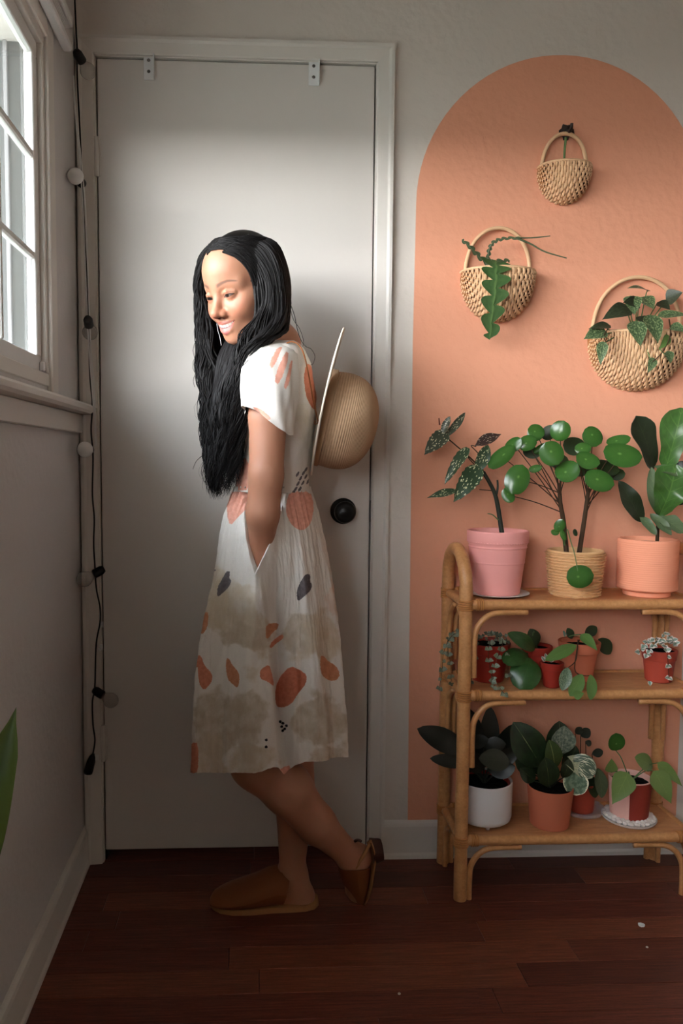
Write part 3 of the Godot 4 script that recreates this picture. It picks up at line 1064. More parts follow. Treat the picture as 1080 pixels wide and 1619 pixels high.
# ---------------------------------------------------------------- wall baskets
# a quarter-egg of wicker against the wall: ribs from end to end, weavers over and under them, a half-round rim and a handle
func wall_basket(o: Node3D, c: Vector3, a: float, b: float, d: float, nw: int, nr: int, handle_h: float, handle_a: float) -> void:
	var surf := func(tau: float, al: float, off: float) -> Vector3:
		var st := pow(maxf(sin(tau), 0.0), 0.8)
		return c + Vector3(-cos(tau) * (a + off), -sin(al) * (d * st + off), cos(al) * (b * st + off) + 0.002)
	var lin := []
	for i in 15:
		var row := PackedVector3Array()
		for j in 31:
			row.append(surf.call(PI * j / 30.0, PI * 0.5 * i / 14.0, -0.006))
		lin.append(row)
	var lm := MB.new()
	lm.grid(lin, false, true)
	var back := PackedVector3Array()
	for j in 31:
		back.append(surf.call(PI * j / 30.0, PI * 0.5, -0.002))
	lm.ngon(back)
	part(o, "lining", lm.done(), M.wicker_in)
	var wm := MB.new()
	for k in nw:
		var tau := PI * (0.04 + 0.92 * (k + 0.5) / nw)
		var path := PackedVector3Array()
		var n := nr * 4
		for i in n + 1:
			var al := PI * 0.5 * i / n
			var ph := float(i) / n * nr
			var s := 1.0 if k % 2 == 0 else -1.0
			path.append(surf.call(tau + 0.012 * noise.get_noise_2d(i * 0.9, k * 3.1), al, 0.0026 * s * sin(PI * ph) + 0.0003))
		var sp := a * PI * 0.92 / nw * maxf(0.45, sin(tau))
		wm.tube(path, PackedFloat32Array([sp * 0.58]), 6, true, 0.5, Vector3.BACK)
	var wv := part(o, "weave", wm.done(), M.wicker)
	wv.set_meta("kind", "stuff")
	var rm := MB.new()
	for r in range(1, nr):
		var path := PackedVector3Array()
		for j in 41:
			path.append(surf.call(PI * (0.02 + 0.96 * j / 40.0), PI * 0.5 * r / nr, 0.0))
		rm.tube(path, PackedFloat32Array([0.0017]), 6)
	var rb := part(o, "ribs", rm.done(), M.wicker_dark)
	rb.set_meta("kind", "stuff")
	var rim := PackedVector3Array()
	for j in 41:
		rim.append(surf.call(PI * j / 40.0, 0.0, 0.0) + Vector3(0, 0.001, 0))
	var im := MB.new()
	im.tube(rim, PackedFloat32Array([0.0034]), 8)
	part(o, "rim", im.done(), M.wicker)
	var hp := PackedVector3Array()
	var rad := PackedFloat32Array()
	for j in 97:
		var t := PI * j / 96.0
		hp.append(c + Vector3(-cos(t) * handle_a * (1.0 if j > 0 else 1.0), pow(sin(t), 0.8) * handle_h - 0.012 * (1.0 - sin(t)), 0.008 + 0.006 * sin(t)))
		rad.append(0.0046 + 0.0006 * (j % 2))
	var hm := MB.new()
	hm.tube(hp, rad, 10)
	part(o, "handle", hm.done(), M.wicker)
	for s in [-1.0, 1.0]:
		var em := MB.new()
		for k in 4:
			ring(em, c + Vector3(s * (handle_a + 0.001 * k), -0.004 - 0.003 * k, 0.008), Vector3.UP, 0.0062, 0.0022)
		part(o, "lashing", em.done(), M.wicker_dark)

func build_wall_baskets() -> void:
	# the small empty one at the top, on a hook
	var c1 := P(889.5, 268, 0.0)
	c1.z = 0.0
	var b1 := thing("wall_basket", "small empty half-round wicker basket hanging from the dark hook near the top of the arch", "basket", c1)
	wall_basket(b1, c1, 0.0665, 0.062, 0.088, 28, 10, 0.084, 0.058)
	part(b1, "hanging_cord", tube_mesh([P(895, 217, 0.026), P(893, 235, 0.022), P(892, 256, 0.012)], 0.0032, 0.0026, 10, 7), M.stem_green)
	var hk := P(895.5, 209, 0.0)
	hk.z = 0.0
	var h := thing("wall_hook", "dark cast iron hook with a scalloped plate above the small empty basket", "hook", hk)
	var pm := MB.new()
	var ol := PackedVector2Array()
	for p in [[-0.020, -0.010], [-0.0175, 0.006], [-0.011, 0.010], [-0.010, 0.018], [0.0, 0.0155], [0.011, 0.018], [0.014, 0.008], [0.0205, 0.003], [0.0185, -0.009], [0.010, -0.012], [0.008, -0.021], [-0.004, -0.021], [-0.007, -0.012]]:
		ol.append(Vector2(p[0], p[1]))
	var rows := []
	for lv in [[0.0, 1.0], [0.005, 1.0], [0.008, 0.82], [0.009, 0.4]]:
		var row := PackedVector3Array()
		for p in ol:
			row.append(hk + Vector3(-p.x * lv[1], p.y * lv[1], lv[0]))
		rows.append(row)
	pm.grid(rows, true, true)
	var cap := PackedVector3Array()
	for k in range(ol.size() - 1, -1, -1):
		cap.append(rows[3][k])
	pm.ngon(cap)
	part(h, "plate", pm.done(), M.iron)
	part(h, "peg", tube_mesh([hk + Vector3(0, -0.002, 0.006), hk + Vector3(0, -0.006, 0.022), hk + Vector3(0, -0.002, 0.032), hk + Vector3(0, 0.008, 0.034)], 0.0048, 0.004, 14, 8), M.iron)
	part(h, "rosette", ball_mesh(hk + Vector3(0.001, 0.001, 0.010), Vector3(0.008, 0.007, 0.005)), M.iron)
	# left basket with a zigzag cactus
	var c2 := P(785, 433, 0.0)
	c2.z = 0.0
	var b2 := thing("wall_basket", "medium half-round wicker basket holding the zigzag-leaved cactus, lowest on the left of the arch", "basket", c2)
	wall_basket(b2, c2, 0.094, 0.075, 0.122, 36, 11, 0.112, 0.084)
	var p2 := thing("fishbone_cactus", "green fishbone cactus with a zigzag stem hanging over the medium wicker basket", "plant", c2)
	zigzag(p2, [P(783, 412, 0.066), P(784, 424, 0.086), P(783, 455, 0.097), P(778, 495, 0.092), P(774, 537, 0.078)], 0.078, 6, M.cactus, 3, "hanging_stem")
	zigzag(p2, [P(772, 417, 0.05), P(757, 405, 0.055), P(743, 390, 0.06), P(730, 379, 0.06)], 0.021, 5, M.cactus_grey, 0, "short_stem")
	zigzag(p2, [P(772, 418, 0.05), P(773, 398, 0.055), P(781, 383, 0.06), P(800, 377, 0.06), P(826, 377, 0.06)], 0.015, 9, M.cactus_grey, 0, "arching_stem")
	zigzag(p2, [P(768, 418, 0.06), P(785, 414, 0.068), P(806, 412, 0.06)], 0.02, 4, M.cactus_grey, 0, "short_stem")
	stem(p2, [P(815, 376, 0.06), P(840, 376, 0.065), P(870, 373, 0.07)], 0.0022, 0.0012, M.cactus_grey, "thin_stem")
	stem(p2, [P(815, 376, 0.06), P(838, 385, 0.065), P(862, 398, 0.07), P(896, 408, 0.075)], 0.0026, 0.0013, M.cactus_grey, "thin_stem")
	part(p2, "root_ball", ball_mesh(c2 + Vector3(-0.005, -0.02, 0.032), Vector3(0.065, 0.024, 0.026)), M.soil)
	# right basket with silver-splashed trailing plant
	var c3 := P(1003.5, 531, 0.0)
	c3.z = 0.0
	var b3 := thing("wall_basket", "largest half-round wicker basket, on the right, overflowing with silvery green leaves", "basket", c3)
	wall_basket(b3, c3, 0.126, 0.088, 0.142, 46, 12, 0.148, 0.118)
	var p3 := thing("satin_pothos", "trailing plant with silver-mottled heart leaves in the largest wicker basket", "plant", c3)
	var lv := [
		[1003, 508, .085, 1013, 548, .115, 31, "scindapsus", 0.3, -0.1], [1026, 498, .09, 1041, 543, .12, 33, "scindapsus", 0.3, 0.1],
		[1014, 470, .06, 1034, 489, .09, 31, "scindapsus", 0.5, 0.1], [998, 468, .06, 1003, 498, .09, 28, "scindapsus", 0.4, -0.2],
		[996, 487, .07, 952, 505, .10, 27, "scindapsus_dark", 0.5, -0.2], [1025, 460, .06, 992, 455, .09, 13, "scindapsus", 1.6, 0.0],
		[1053, 474, .05, 1080, 462, .08, 25, "scindapsus_dark", 0.4, 0.2], [1040, 500, .09, 1093, 499, .10, 15, "scindapsus", 1.1, 0.2],
		[957, 522, .09, 923, 536, .11, 26, "scindapsus", 0.4, -0.3], [953, 540, .105, 949, 577, .115, 17, "scindapsus", 0.2, -0.3],
		[1058, 531, .10, 1042, 553, .12, 15, "philodendron", 0.2, 0.2], [1056, 555, .11, 1060, 575, .115, 17, "scindapsus", 0.2, 0.2],
		[1034, 566, .115, 1024, 590, .12, 15, "scindapsus", 0.2, 0.0], [1010, 480, .06, 985, 478, .09, 22, "scindapsus_dark", 0.3, -0.2],
		[1040, 478, .05, 1060, 490, .07, 22, "scindapsus_dark", 0.4, 0.2], [1012, 500, .07, 1022, 515, .09, 22, "scindapsus_dark", 0.5, 0.0],
		[965, 515, .08, 930, 520, .10, 14, "scindapsus_dark", 0.7, -0.2], [1060, 515, .09, 1085, 525, .11, 20, "scindapsus", 0.4, 0.2]]
	for l in lv:
		pleaf(p3, l[0], l[1], l[2], l[3], l[4], l[5], l[6], M[l[7]], "heart", l[8], l[9], 0.06, 0.16)
	for l in lv:
		var b := P(l[0], l[1], l[2])
		stem(p3, [P(1004 + (l[0] - 1004) * 0.3, 522, 0.05), b + Vector3(0, -0.008, -0.012), b], 0.0016, 0.0011, M.stem_green, "petiole", 8)
	stem(p3, [P(1058, 505, .08), P(1060, 530, .105), P(1048, 556, .118), P(1032, 572, .118)], 0.0016, 0.0012, M.stem_brown, "vine")
	stem(p3, [P(965, 515, .08), P(955, 530, .105), P(958, 540, .11), P(962, 536, .11), P(957, 533, .112)], 0.0013, 0.001, M.stem_brown, "tendril")
	part(p3, "root_ball", ball_mesh(c3 + Vector3(0, -0.02, 0.04), Vector3(0.095, 0.026, 0.035)), M.soil)

func ball_mesh(c: Vector3, r: Vector3, seg := 20, rings := 12) -> ArrayMesh:
	var mb := MB.new()
	mb.ball(c, r, seg, rings)
	return mb.done()

# a flat succulent stem cut into alternating lobes
func zigzag(o: Node3D, keys: Array, width: float, lobes: int, m: Material, tipf: int, called: String) -> void:
	var n := lobes * 14 + 1
	var path := spline(keys, n)
	var rows := []
	for i in n:
		var t := float(i) / (n - 1)
		var d: Vector3 = (path[mini(i + 1, n - 1)] - path[maxi(i - 1, 0)]).normalized()
		var s := d.cross(Vector3(0.1, 0.25, 1.0)).normalized()
		var f := s.cross(d)
		var env := 1.0 - 0.55 * pow(t, 3.0) if tipf > 0 else 1.0 - 0.4 * t
		var row := PackedVector3Array()
		var wl := 0.0
		var wr := 0.0
		for sd in [0, 1]:
			var ph := fposmod(t * lobes + 0.5 * sd, 1.0)
			var q := 0.20 + 0.80 * pow(maxf(0.0, sin(PI * pow(ph, 0.62))), 0.9)
			if sd == 0:
				wl = q
			else:
				wr = q
		if t > 0.94:
			wl *= (1.0 - t) / 0.06
			wr *= (1.0 - t) / 0.06
		for c in [-1.0, -0.6, -0.2, 0.0, 0.2, 0.6, 1.0]:
			var w: float = (wl if c < 0 else wr) * width * 0.5 * env * absf(c)
			row.append(path[i] + s * (w * signf(c)) + f * ((0.0022 if c == 0.0 else 0.0) + 0.10 * w * absf(c)))
		rows.append(row)
	var mb := MB.new()
	mb.grid(rows, false, true)
	# the underside, a little behind, closes the stem
	var under := []
	for r in rows:
		var row := PackedVector3Array()
		for k in r.size():
			var e := 0.0 if k == 0 or k == r.size() - 1 else 0.0016
			row.append(r[k] - Vector3(0, 0, e))
		under.append(row)
	mb.grid(under)
	part(o, called, mb.done(), m)

# ---------------------------------------------------------------- plants on the top shelf
func build_top_plants() -> void:
	var y: float = SH[0] + 0.007
	# saucer and pink pot
	var c := P(785, 936, 0.118)
	c.y = y
	var sc := thing("saucer", "white china saucer under the tall pink pot on the top shelf", "saucer", c)
	pot(sc, c, [Vector2(0, 0), Vector2(0.052, 0), Vector2(0.058, 0.003), Vector2(0.079, 0.0075), Vector2(0.0805, 0.009), Vector2(0.079, 0.0095), Vector2(0.058, 0.0055), Vector2(0, 0.005)], M.china, 0, 0, "dish")
	c.y += 0.0055
	var b := thing("potted_begonia", "tall pink pot with a spotted-leaf begonia, leftmost on the top shelf", "potted plant", c)
	var h := 0.158
	var pr := [Vector2(0, 0), Vector2(0.054, 0), Vector2(0.0565, 0.003), Vector2(0.0655, 0.078), Vector2(0.0670, 0.079), Vector2(0.0668, 0.082), Vector2(0.0665, 0.0835), Vector2(0.0700, 0.116), Vector2(0.0715, 0.117), Vector2(0.0715, 0.1185), Vector2(0.0704, 0.120), Vector2(0.0709, 0.124), Vector2(0.0722, 0.125), Vector2(0.0722, 0.1275), Vector2(0.0745, 0.129), Vector2(0.0752, 0.140), Vector2(0.0752, h - 0.003), Vector2(0.0735, h), Vector2(0.069, h), Vector2(0.067, h - 0.004), Vector2(0.064, h - 0.03)]
	pot(b, c, pr, M.pink_pot, 0.0655, h - 0.018)
	var bd := MB.new()
	for k in 60:
		var a := TAU * k / 60
		bd.ball(c + Vector3(cos(a) * 0.0735, 0.1305, sin(a) * 0.0735), Vector3.ONE * 0.0021, 6, 4)
	part(b, "beading", bd.done(), M.pink_pot).set_meta("kind", "stuff")
	stem(b, [c + Vector3(0.012, h - 0.02, 0), P(787, 800, .118), P(780, 775, .122), P(764, 746, .126)], 0.0062, 0.0045, M.stem_dark, "main_stem", 20)
	stem(b, [P(785, 782, .12), P(787, 770, .122), P(786.5, 759, .123)], 0.003, 0.0022, M.stem_dark, "stub")
	stem(b, [P(788, 822, .12), P(779, 814, .126), P(771, 812, .13)], 0.0018, 0.001, M.stem_green, "side_shoot")
	stem(b, [P(781, 776, .122), P(770, 775, .12), P(758, 774, .115)], 0.0012, 0.001, M.stem_brown, "petiole")
	stem(b, [P(764, 746, .126), P(748, 728, .115), P(722, 705, .10), P(704, 690, .095)], 0.0022, 0.0014, M.stem_brown, "petiole")
	stem(b, [P(764, 746, .126), P(749, 733, .125), P(739, 722, .13)], 0.0018, 0.0012, M.stem_brown, "petiole")
	stem(b, [P(764, 746, .126), P(759, 738, .13), P(754, 742, .14)], 0.002, 0.0014, M.stem_green, "petiole")
	stem(b, [P(764, 746, .126), P(758, 720, .12), P(745, 705, .12), P(753, 706, .125)], 0.0016, 0.0012, M.stem_brown, "petiole")
	pleaf(b, 706, 684, .10, 671, 719, .12, 25, M.begonia_grey, "wing", 0.35, -0.3, 0.05, 0.2, 0.03)
	pleaf(b, 699, 688, .10, 711.5, 658, .105, 11, M.begonia_grey, "oval", 0.3, -0.5, 0.04, 0.3)
	pleaf(b, 702, 692, .10, 736, 652, .09, 13, M.begonia_grey, "oval", 0.3, 0.5, 0.05, 0.3, 0.03)
	pleaf(b, 740, 708, .13, 702, 767, .145, 16, M.begonia, "wing", 0.2, -0.6, 0.06, 0.25, 0.03)
	pleaf(b, 757, 738, .14, 717, 794, .165, 31, M.begonia, "wing", 0.3, -0.1, 0.05, 0.18, 0.04)
	pleaf(b, 726, 775, .158, 675, 787, .165, 12, M.begonia, "lance", 0.6, -0.2, 0.03, 0.3, 0.04)
	pleaf(b, 753, 747, .14, 772, 703, .13, 22, M.begonia, "oval", 0.3, 0.1, 0.06, 0.2, 0.03)
	pleaf(b, 751, 705, .125, 793, 686, .12, 17, M.begonia_red, "lance", 0.7, 0.1, 0.06, 0.25, 0.03)
	stem(b, [P(695, 672, .10), P(694, 661, .102)], 0.0022, 0.0014, M.twig, "dry_tip", 4)

	# basket pot with the round-leaved plant
	var c2 := P(908, 941, 0.118)
	c2.y = y
	var w := thing("potted_pilea", "round-leaved green plant with two trunks in a woven bamboo basket pot, middle of top shelf", "potted plant", c2)
	var hb := 0.111
	pot(w, c2, pot_profile(0.0655, 0.0545, hb, 0.004), M.weave, 0.061, hb - 0.012, "pot")
	var wm := MB.new()
	var rows := 15
	for i in rows:
		var yy := 0.005 + (hb - 0.010) * i / (rows - 1.0)
		var rr := lerpf(0.0545, 0.0655, yy / hb)
		var path := PackedVector3Array()
		for k in 145:
			var a := TAU * k / 144
			var q := rr + 0.0024 + 0.0030 * clampf(2.2 * sin(a * 15.0 + PI * (i % 2)), -1.0, 1.0)
			path.append(c2 + Vector3(cos(a) * q, yy, sin(a) * q))
		wm.tube(path, PackedFloat32Array([0.0037]), 6, false, 0.42, Vector3.UP)
	part(w, "weave", wm.done(), M.weave).set_meta("kind", "stuff")
	var rm := MB.new()
	ring(rm, c2 + Vector3(0, hb, 0), Vector3.UP, 0.0655, 0.004)
	ring(rm, c2 + Vector3(0, 0.003, 0), Vector3.UP, 0.055, 0.004)
	part(w, "rim", rm.done(), M.weave)
	stem(w, [c2 + Vector3(-0.022, hb - 0.015, 0.0), P(891, 826, .115), P(886, 795, .115), P(884, 764, .115)], 0.0066, 0.0045, M.stem_brown, "trunk", 18)
	stem(w, [c2 + Vector3(0.008, hb - 0.015, 0.0), P(923, 828, .118), P(927, 799, .118), P(931, 772, .12)], 0.0062, 0.0045, M.stem_brown, "trunk", 18)
	var discs := [
		[847.7, 683, .10, 14, 14, 20, 0], [834, 700, .12, 16, 12, -25, 0], [793, 722, .14, 27, 12, 140, 0], [818, 758, .17, 25, 19, 110, 0], [804, 783, .165, 13, 10, 60, 0],
		[846.5, 740.7, .15, 11, 6, -15, 0], [873, 716.7, .17, 20.5, 19, 60, 0], [886, 681, .13, 17, 14.5, -70, 0], [868, 684, .07, 14, 11, -40, 1], [897, 744, .17, 20.5, 15.5, -32, 0],
		[922, 709, .13, 13.5, 10, -10, 0], [930, 726.5, .165, 20, 14, 18, 0], [938, 689.5, .11, 17.5, 17, 40, 0], [948, 759, .175, 25, 17.5, 18, 0], [985, 718, .16, 31.5, 19.5, 8, 0],
		[978, 696, .10, 20, 9, -12, 0], [855, 709, .10, 13, 6, -35, 0], [841, 714, .08, 15, 10, 10, 1], [908, 704, .07, 18, 15, 0, 1], [961, 738, .09, 20, 12, 20, 1], [976, 749, .08, 13, 10, 0, 1],
		[884, 729, .07, 16, 12, 0, 1], [812, 702, .12, 15, 10, -35, 0], [917, 742, .06, 16, 10, 0, 1]]
	for d in discs:
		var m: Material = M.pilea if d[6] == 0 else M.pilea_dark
		disc_leaf(w, d[0], d[1], d[2], d[3], d[4], d[5], m, rng.randf_range(0.2, 0.6), rng.randf_range(-0.4, 0.0) + (0.3 if d[0] > 940 else 0.0))
		var t1: bool = d[0] < 908
		var root := P(886 + rng.randf_range(-1, 1), 770 + rng.randf_range(0, 40), .115) if t1 else P(928 + rng.randf_range(-1, 2), 778 + rng.randf_range(0, 34), .12)
		var e := P(d[0], d[1], d[2] - 0.004)
		stem(w, [root, root.lerp(e, 0.5) + Vector3(0, 0.004, 0.0), e], 0.0014, 0.0010, M.stem_brown, "petiole", 8)
	disc_leaf(w, 885, 831, .155, 11, 8, -60, M.pilea, 0.5, -0.2)
	disc_leaf(w, 878, 841, .15, 7, 5, 10, M.pilea, 0.8, -0.2)
	disc_leaf(w, 891, 846, .16, 9, 5, 70, M.pilea, 0.3, 0.1)
	disc_leaf(w, 910, 842, .14, 6, 4, 80, M.pilea_dark, 0.3, 0.1)
	disc_leaf(w, 917.5, 911.5, .205, 22, 18.5, -5, M.pilea, 0.15, 0.0)
	stem(w, [P(893, 862, .125), P(896, 836, .15), P(903, 858, .175), P(909, 878, .195), P(914, 906, .202)], 0.0014, 0.0011, M.stem_green, "petiole", 14)
	stem(w, [P(893, 862, .12), P(889, 845, .135), P(885, 833, .15)], 0.003, 0.0014, M.stem_green, "shoot", 8)

	# ribbed peach pot with the fiddle-leaf fig
	var c3 := P(1022, 938, 0.118)
	c3.y = y
	var f := thing("potted_fig", "fiddle-leaf fig with large wavy leaves in a ribbed peach pot, rightmost on the top shelf", "potted plant", c3)
	var pp := [Vector2(0, 0), Vector2(0.054, 0), Vector2(0.056, 0.002), Vector2(0.056, 0.013), Vector2(0.0645, 0.0145), Vector2(0.0705, 0.017)]
	for k in 46:
		pp.append(Vector2(0.0712 + (0.0010 if k % 2 == 0 else 0.0), 0.020 + 0.118 * k / 45.0))
	pp.append_array([Vector2(0.0716, 0.141), Vector2(0.0705, 0.1425), Vector2(0.066, 0.1425), Vector2(0.065, 0.138), Vector2(0.064, 0.11)])
	pot(f, c3, pp, M.peach_pot, 0.0652, 0.131)
	stem(f, [c3 + Vector3(0.028, 0.12, -0.01), P(1042, 800, .115), P(1045, 765, .115), P(1046, 738, .115)], 0.0045, 0.0035, M.stem_brown, "trunk", 14)
	pleaf(f, 1052, 742, .125, 1079, 645, .15, 50, M.fig, "fiddle", 0.3, -0.3, 0.08, 0.2, 0.05)
	pleaf(f, 1032, 745, .11, 1006, 658, .13, 42, M.fig_dark, "fiddle", 0.2, 0.1, 0.07, 0.2, 0.05)
	pleaf(f, 1042, 816, .135, 1070, 735, .165, 60, M.fig, "fiddle", 0.4, -0.1, 0.14, 0.2, 0.10)
	pleaf(f, 1041, 815, .13, 1030, 738, .15, 17, M.fig_grey, "oval", 0.2, -0.8, 0.05, 0.3, 0.05)
	pleaf(f, 1015, 826, .15, 979, 760, .16, 30, M.fig_dark, "oval", 0.2, -0.2, 0.06, 0.2, 0.06)
	pleaf(f, 1012, 815, .15, 1038, 846, .19, 16, M.fig_grey, "oval", 0.5, -0.2, 0.04, 0.2, 0.05)
	pleaf(f, 1040, 818, .14, 1082, 842, .19, 30, M.fig_grey, "oval", 0.6, 0.0, 0.08, 0.2, 0.06)
	pleaf(f, 1028, 812, .14, 1062, 846, .185, 18, M.fig_grey, "oval", 0.5, -0.2, 0.05, 0.2, 0.05)
	pleaf(f, 1054, 755, .12, 1098, 738, .14, 32, M.fig_dark, "oval", 0.5, 0.2, 0.05, 0.2, 0.05)
	pleaf(f, 1048, 790, .12, 1095, 775, .13, 34, M.fig_dark, "oval", 0.5, 0.2, 0.05, 0.2, 0.05)
	pleaf(f, 1034, 737, .14, 1072, 752, .17, 16, M.fig_grey, "oval", 0.9, -0.1, 0.05, 0.2, 0.06)

# ---------------------------------------------------------------- plants on the middle shelf
func hearts_vine(o: Node3D, keys: Array, n: int, m: Material, size: float, sm: Material) -> void:
	var path := spline(keys, 24)
	var mb := MB.new()
	mb.tube(path, PackedFloat32Array([0.0007]), 5)
	part(o, "vine", mb.done(), sm)
	for k in n:
		var p := path[mini(23, int((k + 0.6) / n * 23.0))]
		for s in [-1.0, 1.0]:
			if rng.randf() < 0.12:
				continue
			var d := Vector3(s * rng.randf_range(0.6, 1.0), rng.randf_range(-0.9, 0.35), rng.randf_range(0.0, 0.6)).normalized()
			var ln := size * rng.randf_range(0.75, 1.2)
			leaf(o, p, p + d * ln, ln * rng.randf_range(0.85, 1.1), Vector3(rng.randf_range(-0.5, 0.3), 0.5, 1.0), m, "heart", 0.05, 0.2)

func build_middle_plants() -> void:
	var y: float = SH[1] + 0.007
	var c := P(771, 1080, 0.10)
	c.y = y
	var a := thing("potted_string_of_hearts", "dark red pot of trailing string of hearts beside the left post on the middle shelf", "potted plant", c)
	pot(a, c, pot_profile(0.052, 0.039, 0.098, 0.003, 0.003, 0.026), M.red_pot, 0.047, 0.09)
	hearts_vine(a, [P(755, 1010, .11), P(735, 1000, .14), P(715, 1005, .16), P(702, 1030, .17), P(699, 1060, .17), P(694, 1092, .17)], 12, M.hearts, 0.0120, M.stem_brown)
	hearts_vine(a, [P(750, 1008, .10), P(725, 996, .12), P(708, 1012, .13), P(712, 1050, .13), P(714, 1085, .135)], 11, M.hearts, 0.0120, M.stem_brown)
	hearts_vine(a, [P(780, 1010, .12), P(795, 1012, .16), P(787, 1040, .195), P(777, 1068, .215), P(783, 1092, .225)], 9, M.hearts, 0.0120, M.stem_brown)
	hearts_vine(a, [P(770, 1010, .12), P(775, 1015, .16), P(772, 1030, .17), P(777, 1065, .19), P(792, 1090, .225), P(800, 1098, .227)], 7, M.hearts, 0.0120, M.stem_brown)
	hearts_vine(a, [P(760, 1006, .12), P(752, 1010, .16), P(749, 1035, .18), P(744, 1088, .19)], 5, M.hearts, 0.0120, M.stem_brown)
	hearts_vine(a, [P(785, 1008, .10), P(799, 1006, .13), P(804, 1030, .15), P(803, 1075, .18)], 5, M.hearts, 0.0120, M.stem_brown)
	hearts_vine(a, [P(760, 1006, .11), P(775, 1001, .12), P(790, 1003, .12)], 7, M.hearts, 0.0120, M.stem_brown)
	# round-leaved plant in the small red pot behind
	var c2 := P(848, 1070, 0.075)
	c2.y = y
	var e := thing("potted_peperomia", "large glossy round leaves drooping from a red pot, left of centre on the middle shelf", "potted plant", c2)
	pot(e, c2, pot_profile(0.036, 0.028, 0.082, 0.003, 0.003, 0.022), M.red_pot, 0.032, 0.074)
	pleaf(e, 846, 1027, .11, 803, 1001, .15, 24, M.peperomia, "oval", 0.5, -0.2, 0.08, 0.15)
	pleaf(e, 834, 1033, .12, 796, 1046, .17, 26, M.peperomia, "round", 0.7, -0.3, 0.12, -0.2)
	pleaf(e, 838, 1040, .14, 823, 1090, .19, 47, M.peperomia, "round", 0.75, -0.1, 0.18, -0.25)
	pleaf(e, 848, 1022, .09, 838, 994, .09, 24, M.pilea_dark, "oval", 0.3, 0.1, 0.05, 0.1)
	for k in [[835, 1018], [826, 1038], [836, 1048], [842, 1005]]:
		stem(e, [c2 + Vector3(0, 0.072, 0), P((848 + k[0]) * 0.5, k[1] - 6, .09), P(k[0], k[1], .12)], 0.0018, 0.0012, M.stem_green, "petiole", 8)
	# small red pot in front
	var c3 := P(872, 1091, 0.165)
	c3.y = y
	var g := thing("potted_cutting", "small plain red plastic pot with a tiny pale cutting, front of the middle shelf", "potted plant", c3)
	pot(g, c3, pot_profile(0.0262, 0.0205, 0.062, 0.002, 0.0022, 0.018), M.red_pot, 0.0235, 0.0555)
	for k in [[864, 1041, 862, 1033], [867, 1042, 871, 1035], [862, 1043, 856, 1038], [870, 1044, 876, 1039]]:
		pleaf(g, k[0], k[1] + 3, .165, k[2], k[3], .17, 6, M.hearts_pale, "oval", 0.4)
	# terracotta pot with a trailing philodendron
	var c4 := P(914, 1084, 0.105)
	c4.y = y
	var t := thing("potted_philodendron", "terracotta pot with a thick rim and trailing oval leaves, centre of the middle shelf", "potted plant", c4)
	pot(t, c4, pot_profile(0.0475, 0.034, 0.100, 0.004, 0.0045, 0.027), M.terracotta, 0.043, 0.088)
	pleaf(t, 912, 1020, .16, 862, 1044, .195, 18, M.philodendron, "oval", 0.5, -0.2, 0.05, 0.15)
	pleaf(t, 919, 1003, .14, 945, 1029, .175, 19, M.philodendron, "heart", 0.5, 0.0, 0.06, 0.15)
	pleaf(t, 898, 1055, .21, 889, 1092, .225, 20, M.philodendron_grey, "oval", 0.15, -0.2, 0.05, 0.15)
	pleaf(t, 921, 1066, .215, 901, 1101, .23, 23, M.philodendron, "oval", 0.15, -0.2, 0.04, 0.15)
	pleaf(t, 934, 1066, .215, 934, 1107, .23, 20, M.philodendron, "oval", 0.15, 0.2, 0.05, 0.15)
	pleaf(t, 907, 1100, .235, 924, 1096, .235, 15, M.philodendron, "heart", 0.2, 0.0, 0.05, 0.1)
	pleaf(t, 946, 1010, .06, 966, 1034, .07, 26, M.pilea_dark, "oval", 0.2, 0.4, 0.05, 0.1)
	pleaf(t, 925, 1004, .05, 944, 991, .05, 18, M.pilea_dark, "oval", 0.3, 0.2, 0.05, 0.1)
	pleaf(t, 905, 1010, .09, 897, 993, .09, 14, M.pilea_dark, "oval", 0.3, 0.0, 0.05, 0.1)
	stem(t, [P(914, 1012, .11), P(913, 1025, .165), P(910, 1045, .19), P(898, 1056, .21)], 0.0014, 0.0011, M.stem_brown, "vine")
	stem(t, [P(916, 1012, .11), P(912, 1030, .165), P(909, 1060, .20), P(922, 1068, .215), P(934, 1068, .215)], 0.0014, 0.0011, M.stem_brown, "vine")
	stem(t, [P(900, 1006, .11), P(908, 1004, .13), P(919, 1003, .14)], 0.0014, 0.0011, M.stem_green, "petiole")
	stem(t, [P(893, 1006, .12), P(891, 998, .12), P(896, 1004, .12)], 0.0022, 0.0012, M.hearts_pale, "shoot")
	# variegated hearts
	var c5 := P(1041, 1074, 0.12)
	c5.y = y
	var v := thing("potted_variegated_hearts", "small rust pot with tiny pink and cream trailing leaves, right end of middle shelf", "potted plant", c5)
	pot(v, c5, pot_profile(0.0405, 0.032, 0.082, 0.003, 0.0025, 0.026), M.rust_pot, 0.037, 0.076)
	hearts_vine(v, [P(1030, 1012, .13), P(1022, 1016, .16), P(1014, 1026, .165), P(1011, 1032, .165)], 5, M.hearts_pale, 0.0125, M.stem_brown)
	hearts_vine(v, [P(1040, 1012, .13), P(1035, 1018, .165), P(1025, 1030, .168), P(1022, 1036, .168)], 4, M.hearts_pale, 0.0125, M.stem_brown)
	hearts_vine(v, [P(1045, 1012, .13), P(1053, 1025, .165), P(1056, 1045, .175), P(1058, 1078, .185)], 6, M.hearts_pale, 0.0125, M.stem_brown)
	hearts_vine(v, [P(1042, 1014, .13), P(1052, 1002, .13), P(1062, 1010, .13), P(1070, 1018, .14)], 6, M.hearts_pale, 0.0125, M.stem_brown)
	hearts_vine(v, [P(1022, 1013, .13), P(1040, 1010, .15), P(1060, 1014, .15)], 7, M.hearts_pale, 0.0125, M.stem_brown)
